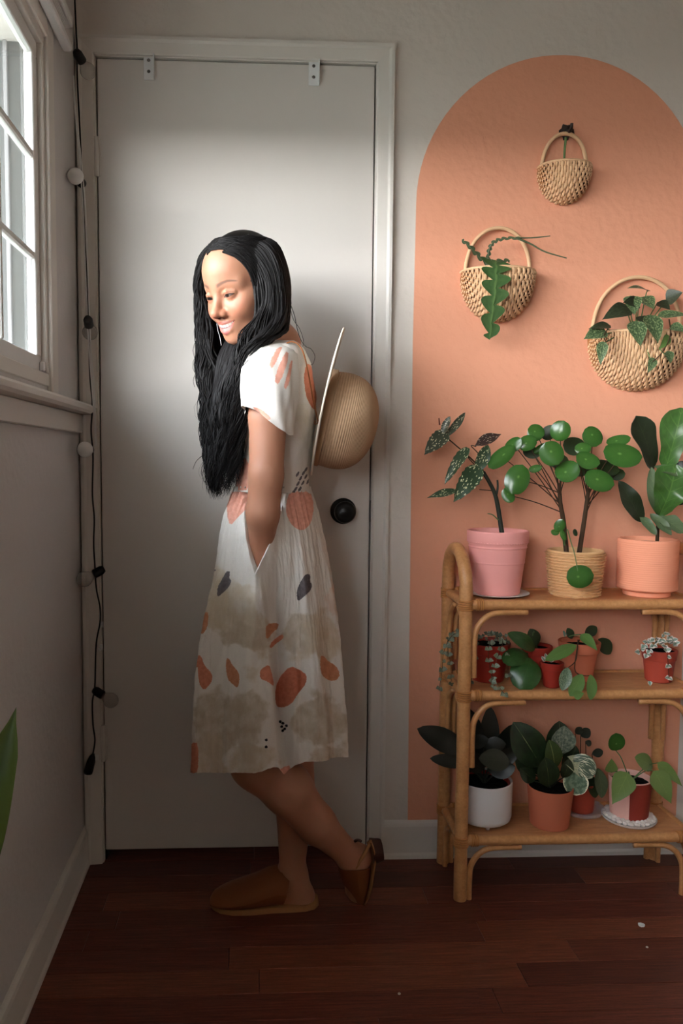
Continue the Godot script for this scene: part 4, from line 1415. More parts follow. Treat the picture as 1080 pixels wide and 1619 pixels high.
	pleaf(v, 1027, 1077, .185, 1028, 1085, .19, 8, M.hearts_pale, "heart", 0.8)

# ---------------------------------------------------------------- plants on the bottom shelf
func build_bottom_plants() -> void:
	var y: float = SH[2] + 0.007
	var c := P(764, 1300, 0.125)
	c.y = y
	var a := thing("potted_dark_plant", "white footed pot with dark broad leaves behind the left post, bottom shelf", "potted plant", c)
	var k0 := 0.010
	pot(a, c, [Vector2(0, k0), Vector2(0.058, k0), Vector2(0.066, k0 + 0.006), Vector2(0.069, k0 + 0.016), Vector2(0.070, 0.105), Vector2(0.070, 0.112), Vector2(0.069, 0.1135), Vector2(0.0665, 0.1135), Vector2(0.066, 0.110), Vector2(0.0655, 0.07)], M.white_pot)
	pot(a, c + Vector3(0, 0.012, 0), pot_profile(0.0640, 0.05, 0.098, 0.003), M.red_pot, 0.060, 0.088, "inner_pot")
	for s in 3:
		var an := TAU * s / 3.0 + PI * 0.5 + 0.05
		part(a, "foot", tube_mesh([c + Vector3(cos(an) * 0.045, 0.013, sin(an) * 0.045), c + Vector3(cos(an) * 0.045, 0.0005, sin(an) * 0.045)], 0.0075, 0.0045, 5, 12), M.white_pot)
	for l in [[738, 1188, .13, 660, 1152, .14, 36, "dark_leaf", 0.5, -0.2], [738, 1208, .14, 680, 1199, .15, 20, "dark_leaf", 0.5, -0.2], [806, 1205, .17, 757, 1199, .18, 31, "dark_leaf_pale", 0.6, -0.1],
		[752, 1215, .12, 742, 1120, .12, 40, "dark_leaf", 0.2, -0.2], [765, 1215, .11, 775, 1116, .11, 36, "dark_leaf", 0.2, 0.1], [772, 1215, .12, 812, 1145, .12, 34, "dark_leaf", 0.3, 0.2], [770, 1220, .14, 822, 1180, .15, 28, "dark_leaf", 0.4, 0.2],
		[760, 1222, .15, 745, 1190, .17, 30, "dark_leaf", 0.5, -0.1], [775, 1222, .15, 815, 1212, .17, 26, "dark_leaf", 0.5, 0.2], [748, 1220, .12, 700, 1175, .12, 30, "dark_leaf", 0.4, -0.2], [765, 1180, .14, 800, 1176, .15, 20, "dark_leaf", 0.8, 0.0], [744, 1178, .14, 772, 1168, .16, 18, "dark_leaf", 0.9, 0.0]]:
		pleaf(a, l[0], l[1], l[2], l[3], l[4], l[5], l[6], M[l[7]], "oval", l[8], l[9], 0.06, 0.15)
		stem(a, [c + Vector3(0.0, 0.098, 0.0), (c + Vector3(0, 0.11, 0)).lerp(P(l[0], l[1], l[2]), 0.6), P(l[0], l[1], l[2])], 0.0022, 0.0016, M.stem_dark, "petiole", 7)
	# terracotta pot with large dark leaves
	var c2 := P(868, 1312, 0.145)
	c2.y = y
	var b := thing("potted_calathea", "plain terracotta pot with large dark ribbed leaves, centre of the bottom shelf", "potted plant", c2)
	pot(b, c2, pot_profile(0.0565, 0.0475, 0.101, 0.003), M.terracotta, 0.0535, 0.094)
	for l in [[856, 1212, .15, 812, 1142, .15, 56, "calathea", 0.5, -0.3], [868, 1243, .185, 862, 1198, .20, 38, "calathea", 0.35, -0.1], [877, 1215, .16, 869, 1170, .17, 30, "calathea_mid", 0.3, 0.0], [885, 1192, .14, 893, 1148, .14, 42, "calathea_silver", 0.5, 0.1],
		[880, 1200, .10, 885, 1140, .10, 46, "calathea", 0.3, 0.0], [846, 1225, .14, 818, 1185, .15, 36, "calathea", 0.4, -0.4], [890, 1215, .12, 912, 1180, .12, 30, "calathea", 0.3, 0.3], [850, 1225, .10, 838, 1160, .09, 44, "calathea", 0.3, -0.2], [890, 1230, .16, 900, 1200, .16, 24, "calathea", 0.5, 0.3], [845, 1235, .16, 822, 1215, .17, 24, "calathea", 0.5, -0.3]]:
		pleaf(b, l[0], l[1], l[2], l[3], l[4], l[5], l[6], M[l[7]], "oval", l[8], l[9], 0.09, 0.12, 0.015)
		stem(b, [c2 + Vector3(0, 0.093, 0), (c2 + Vector3(0, 0.10, 0)).lerp(P(l[0], l[1], l[2]), 0.6), P(l[0], l[1], l[2])], 0.0018, 0.0014, M.stem_dark, "petiole", 7)
	# variegated plant behind, on a clear saucer
	var c3 := P(918, 1287, 0.075)
	c3.y = y
	var sc := thing("clear_saucer", "clear plastic saucer under the variegated plant at the back of the bottom shelf", "saucer", c3)
	pot(sc, c3, [Vector2(0, 0), Vector2(0.050, 0), Vector2(0.054, 0.002), Vector2(0.059, 0.013), Vector2(0.0595, 0.0142), Vector2(0.058, 0.0142), Vector2(0.0525, 0.004), Vector2(0.049, 0.002), Vector2(0, 0.002)], M.clear, 0, 0, "dish")
	c3.y += 0.0025
	var v := thing("potted_variegated_peperomia", "cream-edged variegated leaves in a dull red pot behind the terracotta pot, bottom shelf", "potted plant", c3)
	pot(v, c3, pot_profile(0.0375, 0.031, 0.078, 0.003), M.rust_pot, 0.034, 0.07)
	pleaf(v, 908, 1218, .15, 911, 1258, .17, 41, M.variegated, "round", 0.35, -0.1, 0.05, 0.1, 0.03)
	pleaf(v, 922, 1222, .14, 893, 1207, .165, 19, M.cream_leaf, "heart", 0.8, -0.2, 0.05, 0.2)
	pleaf(v, 902, 1200, .13, 942, 1224, .15, 36, M.variegated_striped, "round", 0.5, -0.1, 0.12, 0.15)
	pleaf(v, 915, 1205, .12, 897, 1196, .14, 16, M.cream_leaf, "heart", 0.6, -0.2, 0.05, 0.2)
	pleaf(v, 945, 1214, .10, 952, 1262, .12, 24, M.fig_grey, "oval", 0.2, 0.2, 0.06, 0.15)
	pleaf(v, 932, 1225, .10, 942, 1262, .11, 22, M.pilea_dark, "oval", 0.2, 0.2, 0.06, 0.15)
	for l in [[918, 1164, 933, 1153, 18], [936, 1192, 954, 1188, 14], [910, 1160, 920, 1150, 14], [926, 1172, 935, 1178, 10]]:
		pleaf(v, l[0], l[1], .06, l[2], l[3], .06, l[4], M.dark_leaf_pale, "oval", 0.3, 0.2)
		stem(v, [c3 + Vector3(0, 0.07, 0), P(l[0], (l[1] + 1240) * 0.5, .065), P(l[0], l[1], .06)], 0.0014, 0.001, M.stem_brown, "petiole", 7)
	for l in [[908, 1220], [922, 1222], [904, 1201], [945, 1216]]:
		stem(v, [c3 + Vector3(0, 0.07, 0), P((918 + l[0]) * 0.5, l[1] + 6, .11), P(l[0], l[1], .13)], 0.002, 0.0014, M.stem_green, "petiole", 7)
	# two-tone pot on a dish of pebbles
	var c4 := P(994, 1297, 0.125)
	c4.y = y
	var dsh := thing("pebble_dish", "shallow dish filled with white pebbles under the two-tone pot, right of the bottom shelf", "dish", c4)
	pot(dsh, c4, [Vector2(0, 0), Vector2(0.058, 0), Vector2(0.064, 0.003), Vector2(0.067, 0.009), Vector2(0.0655, 0.0095), Vector2(0.062, 0.005), Vector2(0, 0.004)], M.china, 0, 0, "dish")
	var tries := []
	for k in 46:
		var an := TAU * k / 26.0 + (0.12 if k >= 26 else 0.0)
		var rr := 0.058 if k < 26 else 0.0495
		var s := rng.randf_range(0.0052, 0.0074)
		var p := c4 + Vector3(cos(an) * rr, 0.0085 + (0.003 if k < 26 else 0.005), sin(an) * rr)
		part(dsh, "pebble", pebble(p, s), M.pebble)
	c4.y += 0.0042
	var q := thing("potted_pilea_small", "blush and dark red two-tone pot with apple green leaves, bottom shelf", "potted plant", c4)
	var hq := 0.108
	var pr := pot_profile(0.0525, 0.0455, hq, 0.004)
	# the blush half and the dark red half meet on straight lines
	for half in 2:
		var mb := MB.new()
		var cp := crisp(pr)
		mb.lathe(c4, cp, 96)
		var keep := PackedInt32Array()
		for t in range(0, mb.idx.size(), 3):
			var m := (mb.v[mb.idx[t]] + mb.v[mb.idx[t + 1]] + mb.v[mb.idx[t + 2]]) / 3.0 - c4
			var red := m.x > -0.022 and m.y < hq - 0.011 and Vector2(m.x, m.z).length() > lerpf(0.0455, 0.0525, m.y / hq) - 0.003 and m.z > -0.03
			if red == (half == 1):
				keep.append_array([mb.idx[t], mb.idx[t + 1], mb.idx[t + 2]])
		mb.idx = keep
		var pm := part(q, "pot" if half == 0 else "painted_panel", mb.done(), M.blush if half == 0 else M.oxide)
		if half == 1:
			pm.set_meta("label", "dark red painted panel of the pot")
	pot(q, c4 + Vector3(0, hq - 0.016, 0), [Vector2(0, 0), Vector2(0.044, 0), Vector2(0.044, 0.001)], M.soil, 0.047, 0.002, "soil_base")
	for l in [[974, 1187, .13, 974, 1159, .14, 28, "pilea", "round", 0.4, -0.1], [966, 1221, .15, 967, 1199, .16, 20, "apple_leaf", "heart", 0.3, -0.2], [993, 1222, .17, 968, 1272, .19, 37, "apple_leaf", "heart", 0.3, -0.2], [1032, 1213, .13, 1004, 1197, .15, 25, "apple_leaf", "oval", 0.6, 0.0],
		[1040, 1206, .14, 1080, 1244, .17, 21, "apple_leaf", "heart", 0.7, 0.2], [1034, 1219, .16, 1062, 1271, .185, 37, "apple_leaf", "heart", 0.35, 0.1]]:
		pleaf(q, l[0], l[1], l[2], l[3], l[4], l[5], l[6], M[l[7]], l[8], l[9], l[10], 0.05, 0.12)
		var e := P(l[0], l[1], l[2])
		stem(q, [c4 + Vector3(0.0, hq - 0.014, 0.0), (c4 + Vector3(0, hq + 0.012, 0)).lerp(e, 0.6), e], 0.0015, 0.0012, M.stem_green, "petiole", 9)

func pebble(c: Vector3, s: float) -> ArrayMesh:
	var mb := MB.new()
	mb.ball(c, Vector3(s * rng.randf_range(0.9, 1.2), s * rng.randf_range(0.65, 0.85), s * rng.randf_range(0.85, 1.1)), 9, 6, Basis(Vector3.UP, rng.randf() * 6.0))
	return mb.done()

# ---------------------------------------------------------------- signed-distance body
class Field:
	var lo: Vector3
	var h: float
	var nx: int
	var ny: int
	var nz: int
	var val := PackedFloat32Array()

	func _init(a: Vector3, b: Vector3, cell: float) -> void:
		lo = a
		h = cell
		nx = int(ceil((b.x - a.x) / h)) + 1
		ny = int(ceil((b.y - a.y) / h)) + 1
		nz = int(ceil((b.z - a.z) / h)) + 1
		val.resize(nx * ny * nz)
		val.fill(1.0)

	func span(a: Vector3, b: Vector3) -> Array:
		return [clampi(int((a.x - lo.x) / h), 0, nx - 1), clampi(int((a.y - lo.y) / h), 0, ny - 1), clampi(int((a.z - lo.z) / h), 0, nz - 1),
			clampi(int((b.x - lo.x) / h) + 1, 0, nx - 1), clampi(int((b.y - lo.y) / h) + 1, 0, ny - 1), clampi(int((b.z - lo.z) / h) + 1, 0, nz - 1)]

	func blend(i: int, d: float, k: float) -> void:
		var v := val[i]
		var q := maxf(k - absf(v - d), 0.0) / k
		val[i] = minf(v, d) - q * q * k * 0.25

	func carve(i: int, d: float, k: float) -> void:
		var v := val[i]
		d = -d
		var q := maxf(k - absf(v - d), 0.0) / k
		val[i] = maxf(v, d) + q * q * k * 0.25

	func bone(a: Vector3, b: Vector3, ra: float, rb: float, k := 0.02) -> void:
		var m := maxf(ra, rb) + k + h * 2.0
		var s := span(Vector3(minf(a.x, b.x) - m, minf(a.y, b.y) - m, minf(a.z, b.z) - m), Vector3(maxf(a.x, b.x) + m, maxf(a.y, b.y) + m, maxf(a.z, b.z) + m))
		var ab := b - a
		var l2 := maxf(ab.length_squared(), 1e-9)
		for z in range(s[2], s[5] + 1):
			for y in range(s[1], s[4] + 1):
				var i: int = (z * ny + y) * nx + s[0]
				var p := lo + Vector3(s[0], y, z) * h
				for x in range(s[0], s[3] + 1):
					var pa := p - a
					var t := clampf(pa.dot(ab) / l2, 0.0, 1.0)
					blend(i, (pa - ab * t).length() - lerpf(ra, rb, t), k)
					p.x += h
					i += 1

	func egg(c: Vector3, r: Vector3, k := 0.02, cut := false, turn := Basis.IDENTITY) -> void:
		var m := maxf(r.x, maxf(r.y, r.z)) if turn != Basis.IDENTITY else 0.0
		var e := (Vector3.ONE * m if m > 0.0 else r) + Vector3.ONE * (k + h * 2.0)
		var s := span(c - e, c + e)
		var inv := turn.transposed()
		for z in range(s[2], s[5] + 1):
			for y in range(s[1], s[4] + 1):
				var i: int = (z * ny + y) * nx + s[0]
				var p := lo + Vector3(s[0], y, z) * h - c
				for x in range(s[0], s[3] + 1):
					var q := inv * p
					var k0 := (q / r).length()
					var k1 := (q / (r * r)).length()
					var d := k0 * (k0 - 1.0) / maxf(k1, 1e-6)
					if cut:
						carve(i, d, k)
					else:
						blend(i, d, k)
					p.x += h
					i += 1

	# one vertex in each cell that the surface crosses, one quad round each crossed edge
	func nets() -> Array:
		var verts := PackedVector3Array()
		var id := PackedInt32Array()
		id.resize(val.size())
		id.fill(-1)
		var tris := PackedInt32Array()
		var sy := nx
		var sz := nx * ny
		var off := [0, 1, sy, sy + 1, sz, sz + 1, sz + sy, sz + sy + 1]
		var edges := [[0, 1], [2, 3], [4, 5], [6, 7], [0, 2], [1, 3], [4, 6], [5, 7], [0, 4], [1, 5], [2, 6], [3, 7]]
		var pos := [Vector3(0, 0, 0), Vector3(1, 0, 0), Vector3(0, 1, 0), Vector3(1, 1, 0), Vector3(0, 0, 1), Vector3(1, 0, 1), Vector3(0, 1, 1), Vector3(1, 1, 1)]
		for z in nz - 1:
			for y in ny - 1:
				var i := (z * ny + y) * nx
				for x in nx - 1:
					var v0 := val[i]
					if v0 < 2.0 * h and v0 > -2.0 * h:
						var neg := 0
						for o in off:
							if val[i + o] < 0.0:
								neg += 1
						if neg > 0 and neg < 8:
							var sum := Vector3.ZERO
							var n := 0
							for e in edges:
								var a := val[i + off[e[0]]]
								var b := val[i + off[e[1]]]
								if (a < 0.0) != (b < 0.0):
									sum += (pos[e[0]] as Vector3).lerp(pos[e[1]], a / (a - b))
									n += 1
							id[i] = verts.size()
							verts.append(lo + (Vector3(x, y, z) + sum / n) * h)
					i += 1
		for z in range(1, nz - 1):
			for y in range(1, ny - 1):
				var i := (z * ny + y) * nx + 1
				for x in range(1, nx - 1):
					if id[i] >= 0 or (val[i] < 2.0 * h and val[i] > -2.0 * h):
						var ins := val[i] < 0.0
						for ax in 3:
							var st: int = [1, sy, sz][ax]
							if (val[i + st] < 0.0) != ins:
								var u: int = [sy, sz, 1][ax]
								var w: int = [sz, 1, sy][ax]
								var a := id[i - u - w]
								var b := id[i - w]
								var c := id[i]
								var d := id[i - u]
								if a < 0 or b < 0 or c < 0 or d < 0:
									continue
								if ins:
									tris.append_array([a, b, c, a, c, d])
								else:
									tris.append_array([a, c, b, a, d, c])
					i += 1
		return [verts, tris]

# ---------------------------------------------------------------- the head: its own axes (forward, up, left)
const HF := Vector3(-0.69452203, -0.32412147, 0.64232735)
const HU := Vector3(-0.21845548, 0.94562914, 0.24096212)
const HL := Vector3(0.68550445, -0.02703357, 0.72756638)
const HO := Vector3(-0.02126398, 1.44716487, 0.29)

func head_point(f: float, u: float, l: float) -> Vector3:
	return HO + HF * f + HU * u + HL * l

func head_field() -> Array:
	var F := Field.new(Vector3(-0.115, -0.150, -0.098), Vector3(0.130, 0.135, 0.098), 0.0026)
	F.egg(Vector3(-0.008, 0.028, 0), Vector3(0.094, 0.090, 0.074), 0.01)
	F.egg(Vector3(0.030, 0.040, 0), Vector3(0.062, 0.058, 0.060), 0.02)          # forehead
	F.egg(Vector3(0.028, -0.030, 0), Vector3(0.058, 0.075, 0.057), 0.02)         # face
	for s in [-1.0, 1.0]:
		F.bone(Vector3(0.0, -0.050, 0.050 * s), Vector3(0.056, -0.090, 0.014 * s), 0.017, 0.016, 0.02)   # jaw
		F.egg(Vector3(0.052, -0.036, 0.034 * s), Vector3(0.031, 0.024, 0.026), 0.018)    # smiling cheek
		F.egg(Vector3(0.030, -0.018, 0.048 * s), Vector3(0.034, 0.017, 0.017), 0.018)    # cheekbone
		F.bone(Vector3(0.078, 0.014, 0.010 * s), Vector3(0.060, 0.014, 0.046 * s), 0.010, 0.009, 0.016)  # brow
	F.egg(Vector3(0.063, -0.095, 0), Vector3(0.0165, 0.0135, 0.018), 0.018)            # chin
	F.egg(Vector3(0.068, -0.066, 0), Vector3(0.018, 0.022, 0.026), 0.014)            # mouth mound
	for s in [-1.0, 1.0]:
		F.egg(Vector3(0.094, -0.006, 0.030 * s), Vector3(0.014, 0.011, 0.016), 0.012, true)     # eye socket
	F.bone(Vector3(0.082, 0.004, 0), Vector3(0.099, -0.034, 0), 0.0065, 0.0092, 0.012)   # nose
	F.egg(Vector3(0.1015, -0.038, 0), Vector3(0.0115, 0.0095, 0.0105), 0.008)
	for s in [-1.0, 1.0]:
		F.egg(Vector3(0.0895, -0.0415, 0.0125 * s), Vector3(0.0105, 0.0085, 0.0078), 0.006)
		F.egg(Vector3(0.096, -0.0505, 0.007 * s), Vector3(0.005, 0.0035, 0.0035), 0.003, true)
		F.egg(Vector3(0.0735, -0.0065, 0.031 * s), Vector3(0.0118, 0.0118, 0.0128), 0.004)      # eyeball under its lids
		F.bone(Vector3(0.0835, -0.0005, 0.020 * s), Vector3(0.0855, 0.0012, 0.030 * s), 0.0028, 0.0032, 0.005)
		F.bone(Vector3(0.0855, 0.0012, 0.030 * s), Vector3(0.0745, -0.001, 0.043 * s), 0.0032, 0.0026, 0.005)
	# lips, parted in a wide smile
	for s in [-1.0, 1.0]:
		F.bone(Vector3(0.0855, -0.0615, 0.0), Vector3(0.0815, -0.0612, 0.013 * s), 0.0038, 0.0036, 0.004)
		F.bone(Vector3(0.0815, -0.0612, 0.013 * s), Vector3(0.0690, -0.0585, 0.0265 * s), 0.0036, 0.0024, 0.004)
		F.bone(Vector3(0.0835, -0.0795, 0.0), Vector3(0.0800, -0.0765, 0.013 * s), 0.0056, 0.0050, 0.004)
		F.bone(Vector3(0.0800, -0.0765, 0.013 * s), Vector3(0.0690, -0.0600, 0.0265 * s), 0.0042, 0.0022, 0.004)
		F.bone(Vector3(0.0855, -0.045, 0.020 * s), Vector3(0.0700, -0.062, 0.033 * s), 0.0015, 0.0015, 0.003)
	F.bone(Vector3(-0.024, -0.040, 0), Vector3(-0.020, -0.140, 0), 0.046, 0.045, 0.03)   # neck root
	# ears
	for s in [-1.0, 1.0]:
		F.egg(Vector3(-0.008, -0.012, 0.074 * s), Vector3(0.016, 0.030, 0.007), 0.006)
	return F.nets()

const FACE := 512
func face_image() -> Image:
	var im := Image.create(FACE, FACE, false, Image.FORMAT_RGB8)
	var skin := Color(0.695, 0.49, 0.385)
	var blush := Color(0.73, 0.445, 0.355)
	for y in FACE:
		var u := 0.13 - 0.27 * (y + 0.5) / FACE
		for x in FACE:
			var l := -0.10 + 0.20 * (x + 0.5) / FACE
			var al := absf(l)
			var c := skin
			var d := Vector2((al - 0.040) / 0.022, (u + 0.034) / 0.018).length_squared()
			c = c.lerp(blush, 0.55 * exp(-d))
			c = c.lerp(blush, 0.5 * exp(-Vector2(l / 0.011, (u + 0.040) / 0.010).length_squared()))
			c = c.lerp(Color(0.74, 0.545, 0.44), 0.5 * exp(-Vector2(l / 0.030, (u - 0.045) / 0.022).length_squared()))
			# brow: an arch thick at the inner end
			var bt := (al - 0.0135) / 0.0385
			if bt > -0.1 and bt < 1.08:
				var bc := 0.0165 + 0.0062 * sin(clampf(bt, 0.0, 1.0) * 2.2) - 0.006 * maxf(0.0, bt - 0.6)
				var bw := lerpf(0.0036, 0.0014, clampf(bt, 0.0, 1.0))
				var q := clampf(1.5 - absf(u - bc) / bw, 0.0, 1.0) * clampf((1.08 - bt) * 8.0, 0.0, 1.0) * clampf((bt + 0.1) * 7.0, 0.0, 1.0)
				c = c.lerp(Color(0.28, 0.20, 0.17), q * 0.55)
			# eye: narrow almond looking down
			var et := (al - 0.0165) / 0.0275
			if et > 0.0 and et < 1.0:
				var top := -0.0090 + 0.0036 * pow(sin(PI * pow(et, 0.9)), 0.8) + 0.0038 * et
				var low := -0.0090 - 0.0022 * pow(sin(PI * et), 0.9) + 0.0038 * et
				if u < top and u > low:
					c = Color(0.46, 0.39, 0.36)
					if absf(al - 0.0285) < 0.0062:
						c = Color(0.10, 0.065, 0.05)
				var lash := clampf(1.0 - absf(u - top) / 0.0014, 0.0, 1.0)
				c = c.lerp(Color(0.07, 0.05, 0.045), lash)
				var lowl := clampf(1.0 - absf(u - low) / 0.0009, 0.0, 1.0)
				c = c.lerp(Color(0.35, 0.22, 0.18), lowl * 0.8)
				var crease := clampf(1.0 - absf(u - top - 0.0042) / 0.0013, 0.0, 1.0)
				c = c.lerp(Color(0.55, 0.36, 0.28), crease * 0.6)
				c = c.lerp(Color(0.62, 0.42, 0.33), clampf(1.0 - absf(u - low + 0.0045) / 0.002, 0.0, 1.0) * 0.35)
			# mouth
			var mt := al / 0.0275
			if mt < 1.06:
				var q := clampf(mt, 0.0, 1.0)
				var corner := -0.0588
				var up_top := lerpf(-0.0568, corner + 0.0008, pow(q, 1.6)) - 0.0012 * exp(-pow(al / 0.0035, 2.0))
				var up_low := lerpf(-0.0640, corner, pow(q, 2.4))
				var lo_top := lerpf(-0.0722, corner - 0.0006, pow(q, 2.2))
				var lo_low := lerpf(-0.0862, corner - 0.0012, pow(q, 1.8))
				if u < up_top and u > lo_low and mt < 1.0:
					c = Color(0.60, 0.35, 0.30) if u > up_low else Color(0.79, 0.47, 0.44)
					if u <= up_low and u >= lo_top:
						c = Color(0.20, 0.08, 0.07)
						var ti := fposmod(al / 0.0072, 1.0)
						if u > lerpf(-0.0708, corner - 0.002, pow(q, 2.4)) + 0.0009 * absf(ti - 0.5) and mt < 0.9:
							c = Color(0.78, 0.75, 0.71).lerp(Color(0.48, 0.40, 0.36), clampf(1.0 - minf(ti, 1.0 - ti) * 9.0, 0.0, 1.0) * 0.8 + q * q * 0.5)
				elif absf(u - corner) < 0.0016 and mt >= 0.95:
					c = c.lerp(Color(0.45, 0.27, 0.22), 0.7)
			# nostrils
			c = c.lerp(Color(0.26, 0.13, 0.10), exp(-Vector2((al - 0.0072) / 0.0036, (u + 0.0505) / 0.0024).length_squared()) * 0.9)
			im.set_pixel(x, y, c)
	return im

func skin_material() -> StandardMaterial3D:
	var m := tex_mat(face_image(), 0.48, 0.45, false)
	m.vertex_color_use_as_albedo = true
	m.subsurf_scatter_enabled = true
	m.subsurf_scatter_strength = 0.12
	return m

# ---------------------------------------------------------------- the person
func build_person() -> void:
	var base := P(440, 1440, 0.23)
	base.y = 0.0
	var o := thing("person", "smiling woman with long wavy black hair, cream printed dress and one hand in pocket", "person", base)
	M.skin = skin_material()
	var mb := MB.new()
	mb.has_col = true
	# head
	var hd := head_field()
	var plain_uv := Vector2(0.02, 0.60)
	for p in hd[0]:
		var t := Vector2((p.z + 0.10) / 0.20, (0.13 - p.y) / 0.27)
		var front: bool = p.x > 0.012
		var c := Color.WHITE
		var al := absf(p.z)
		var hair_line := 0.057 - 0.16 * maxf(0.0, p.y - 0.045) - 0.34 * maxf(0.0, al - 0.02)
		if p.z < 0.012:
			hair_line = 0.064 - 0.10 * maxf(0.0, p.y - 0.045) - 0.12 * maxf(0.0, al - 0.03)
		if (p.x < hair_line and p.y > 0.012) or (p.x < 0.012 and p.y > -0.07) or p.y > 0.087:
			c = Color(0.006, 0.0055, 0.006)
		mb.vert(HO + HF * p.x + HU * p.y + HL * p.z, t if front else plain_uv, c)
	for t in range(0, hd[1].size(), 3):   # the head's axes are right-handed: forward x up = left... keep the outside out
		if HF.cross(HU).dot(HL) > 0:
			mb.tri(hd[1][t], hd[1][t + 1], hd[1][t + 2])
		else:
			mb.tri(hd[1][t], hd[1][t + 2], hd[1][t + 1])
	# body
	var B := Field.new(Vector3(-0.13, 0.0, 0.02), Vector3(0.30, 1.44, 0.56), 0.0088)
	var neck := P(441, 546, 0.275)
	B.bone(head_point(-0.020, -0.075, 0), neck, 0.046, 0.042, 0.02)
	B.bone(neck, P(437, 592, 0.27), 0.044, 0.062, 0.03)
	B.egg(P(437, 636, 0.27), Vector3(0.076, 0.105, 0.128), 0.03)
	B.egg(P(430, 720, 0.27), Vector3(0.070, 0.110, 0.118), 0.04)
	B.egg(P(428, 850, 0.27), Vector3(0.085, 0.105, 0.118), 0.04)
	for s in [-1.0, 1.0]:
		B.egg(P(404, 640, 0.27 + 0.062 * s), Vector3(0.045, 0.045, 0.045), 0.03)
	# near arm, its hand in the pocket
	var sh := P(430, 596, 0.422)
	var el := P(420.5, 752, 0.462)
	var wr := P(413, 884, 0.430)
	B.bone(P(438, 588, 0.33), sh, 0.038, 0.040, 0.02)
	B.bone(sh, P(424, 660, 0.45), 0.041, 0.0385, 0.02)
	B.bone(P(424, 660, 0.45), el, 0.0385, 0.0345, 0.012)
	B.bone(el, P(415.5, 812, 0.458), 0.0345, 0.0335, 0.012)
	B.bone(P(415.5, 812, 0.458), wr, 0.0335, 0.0215, 0.012)
	B.bone(wr, P(408, 940, 0.385), 0.021, 0.026, 0.012)
	for k in 4:
		B.bone(P(404 + k * 5, 940, 0.387 - k * 0.003), P(396 + k * 8, 985 - absf(k - 1.3) * 7.0, 0.385), 0.0085, 0.007, 0.005)
	B.bone(P(402, 915, 0.395), P(385, 955, 0.395), 0.010, 0.008, 0.006)
	B.egg(P(413, 757, 0.502), Vector3(0.009, 0.005, 0.005), 0.008, true)
	# far arm hanging on the other side
	var shr := P(430, 596, 0.120)
	B.bone(P(438, 588, 0.21), shr, 0.038, 0.040, 0.02)
	B.bone(shr, P(428, 745, 0.085), 0.042, 0.034, 0.02)
	B.bone(P(428, 745, 0.085), P(420, 890, 0.10), 0.034, 0.022, 0.012)
	B.bone(P(420, 890, 0.10), P(417, 930, 0.105), 0.021, 0.026, 0.012)
	for k in 4:
		B.bone(P(412 + k * 5, 930, 0.106), P(409 + k * 5, 972 - absf(k - 1.3) * 6.0, 0.112), 0.0085, 0.007, 0.005)
	B.bone(P(410, 912, 0.11), P(402, 945, 0.118), 0.010, 0.008, 0.006)
	# standing leg
	B.bone(P(432, 880, 0.205), P(462, 1175, 0.215), 0.085, 0.052, 0.03)
	B.bone(P(462, 1175, 0.215), P(466, 1260, 0.212), 0.050, 0.049, 0.02)
	B.bone(P(466, 1260, 0.212), P(462, 1375, 0.21), 0.047, 0.030, 0.02)
	var an := P(463, 1385, 0.21)
	B.bone(an, P(478, 1415, 0.21), 0.031, 0.029, 0.02)
	B.bone(P(476, 1418, 0.21), P(400, 1428, 0.212), 0.024, 0.022, 0.025)
	B.bone(an, P(405, 1424, 0.212), 0.026, 0.022, 0.03)
	B.bone(P(400, 1428, 0.212), P(350, 1434, 0.214), 0.022, 0.014, 0.02)
	# bent leg: knee forward, shank going back, toes down
	B.bone(P(428, 880, 0.305), P(406, 1205, 0.316), 0.070, 0.056, 0.03)
	B.bone(P(406, 1205, 0.318), P(455, 1248, 0.310), 0.055, 0.056, 0.03)
	B.bone(P(455, 1248, 0.310), P(500, 1302, 0.290), 0.053, 0.044, 0.02)
	B.bone(P(500, 1302, 0.290), P(550, 1350, 0.25), 0.042, 0.030, 0.02)
	B.bone(P(553, 1352, 0.245), P(573, 1352, 0.238), 0.030, 0.025, 0.02)
	B.bone(P(560, 1360, 0.242), P(562, 1405, 0.215), 0.031, 0.022, 0.02)
	B.bone(P(562, 1405, 0.215), P(566, 1424, 0.208), 0.021, 0.014, 0.02)
	var bd := B.nets()
	var off := mb.v.size()
	for p in bd[0]:
		mb.vert(p, plain_uv)
	for k in bd[1]:
		mb.idx.append(off + k)
	part(o, "body", mb.done(), M.skin)
	build_dress(o)
	build_hair(o)
	build_shoes(o)
	part(o, "earring", tube_mesh([P(343, 511, 0.31), P(344.5, 522, 0.312), P(348, 534, 0.315), P(350, 546, 0.316)], 0.0006, 0.0009, 12, 6), M.silver)

# ---------------------------------------------------------------- the dress
const SK0 := 770.0    # waist
const SK1 := 1224.0   # lowest hem, in pixels of the photograph's side view
func skirt_l(y: float) -> float:
	return curve1([[770, 372], [785, 366], [810, 356], [850, 348], [900, 341], [950, 331], [1000, 321], [1050, 313], [1100, 308], [1150, 305], [1225, 302]], y)
func skirt_r(y: float) -> float:
	return curve1([[770, 487], [785, 494], [810, 503], [850, 513], [900, 523], [950, 531], [1000, 536], [1050, 541], [1100, 545], [1150, 549], [1200, 551], [1225, 551]], y)
func body_l(y: float) -> float:
	return curve1([[536, 424], [545, 410], [560, 396], [580, 388], [620, 383], [660, 380], [700, 378], [740, 375], [772, 372]], y)
func body_r(y: float) -> float:
	return curve1([[536, 466], [545, 474], [560, 482], [580, 490], [610, 496], [640, 499], [670, 498], [700, 494], [740, 489], [772, 487]], y)

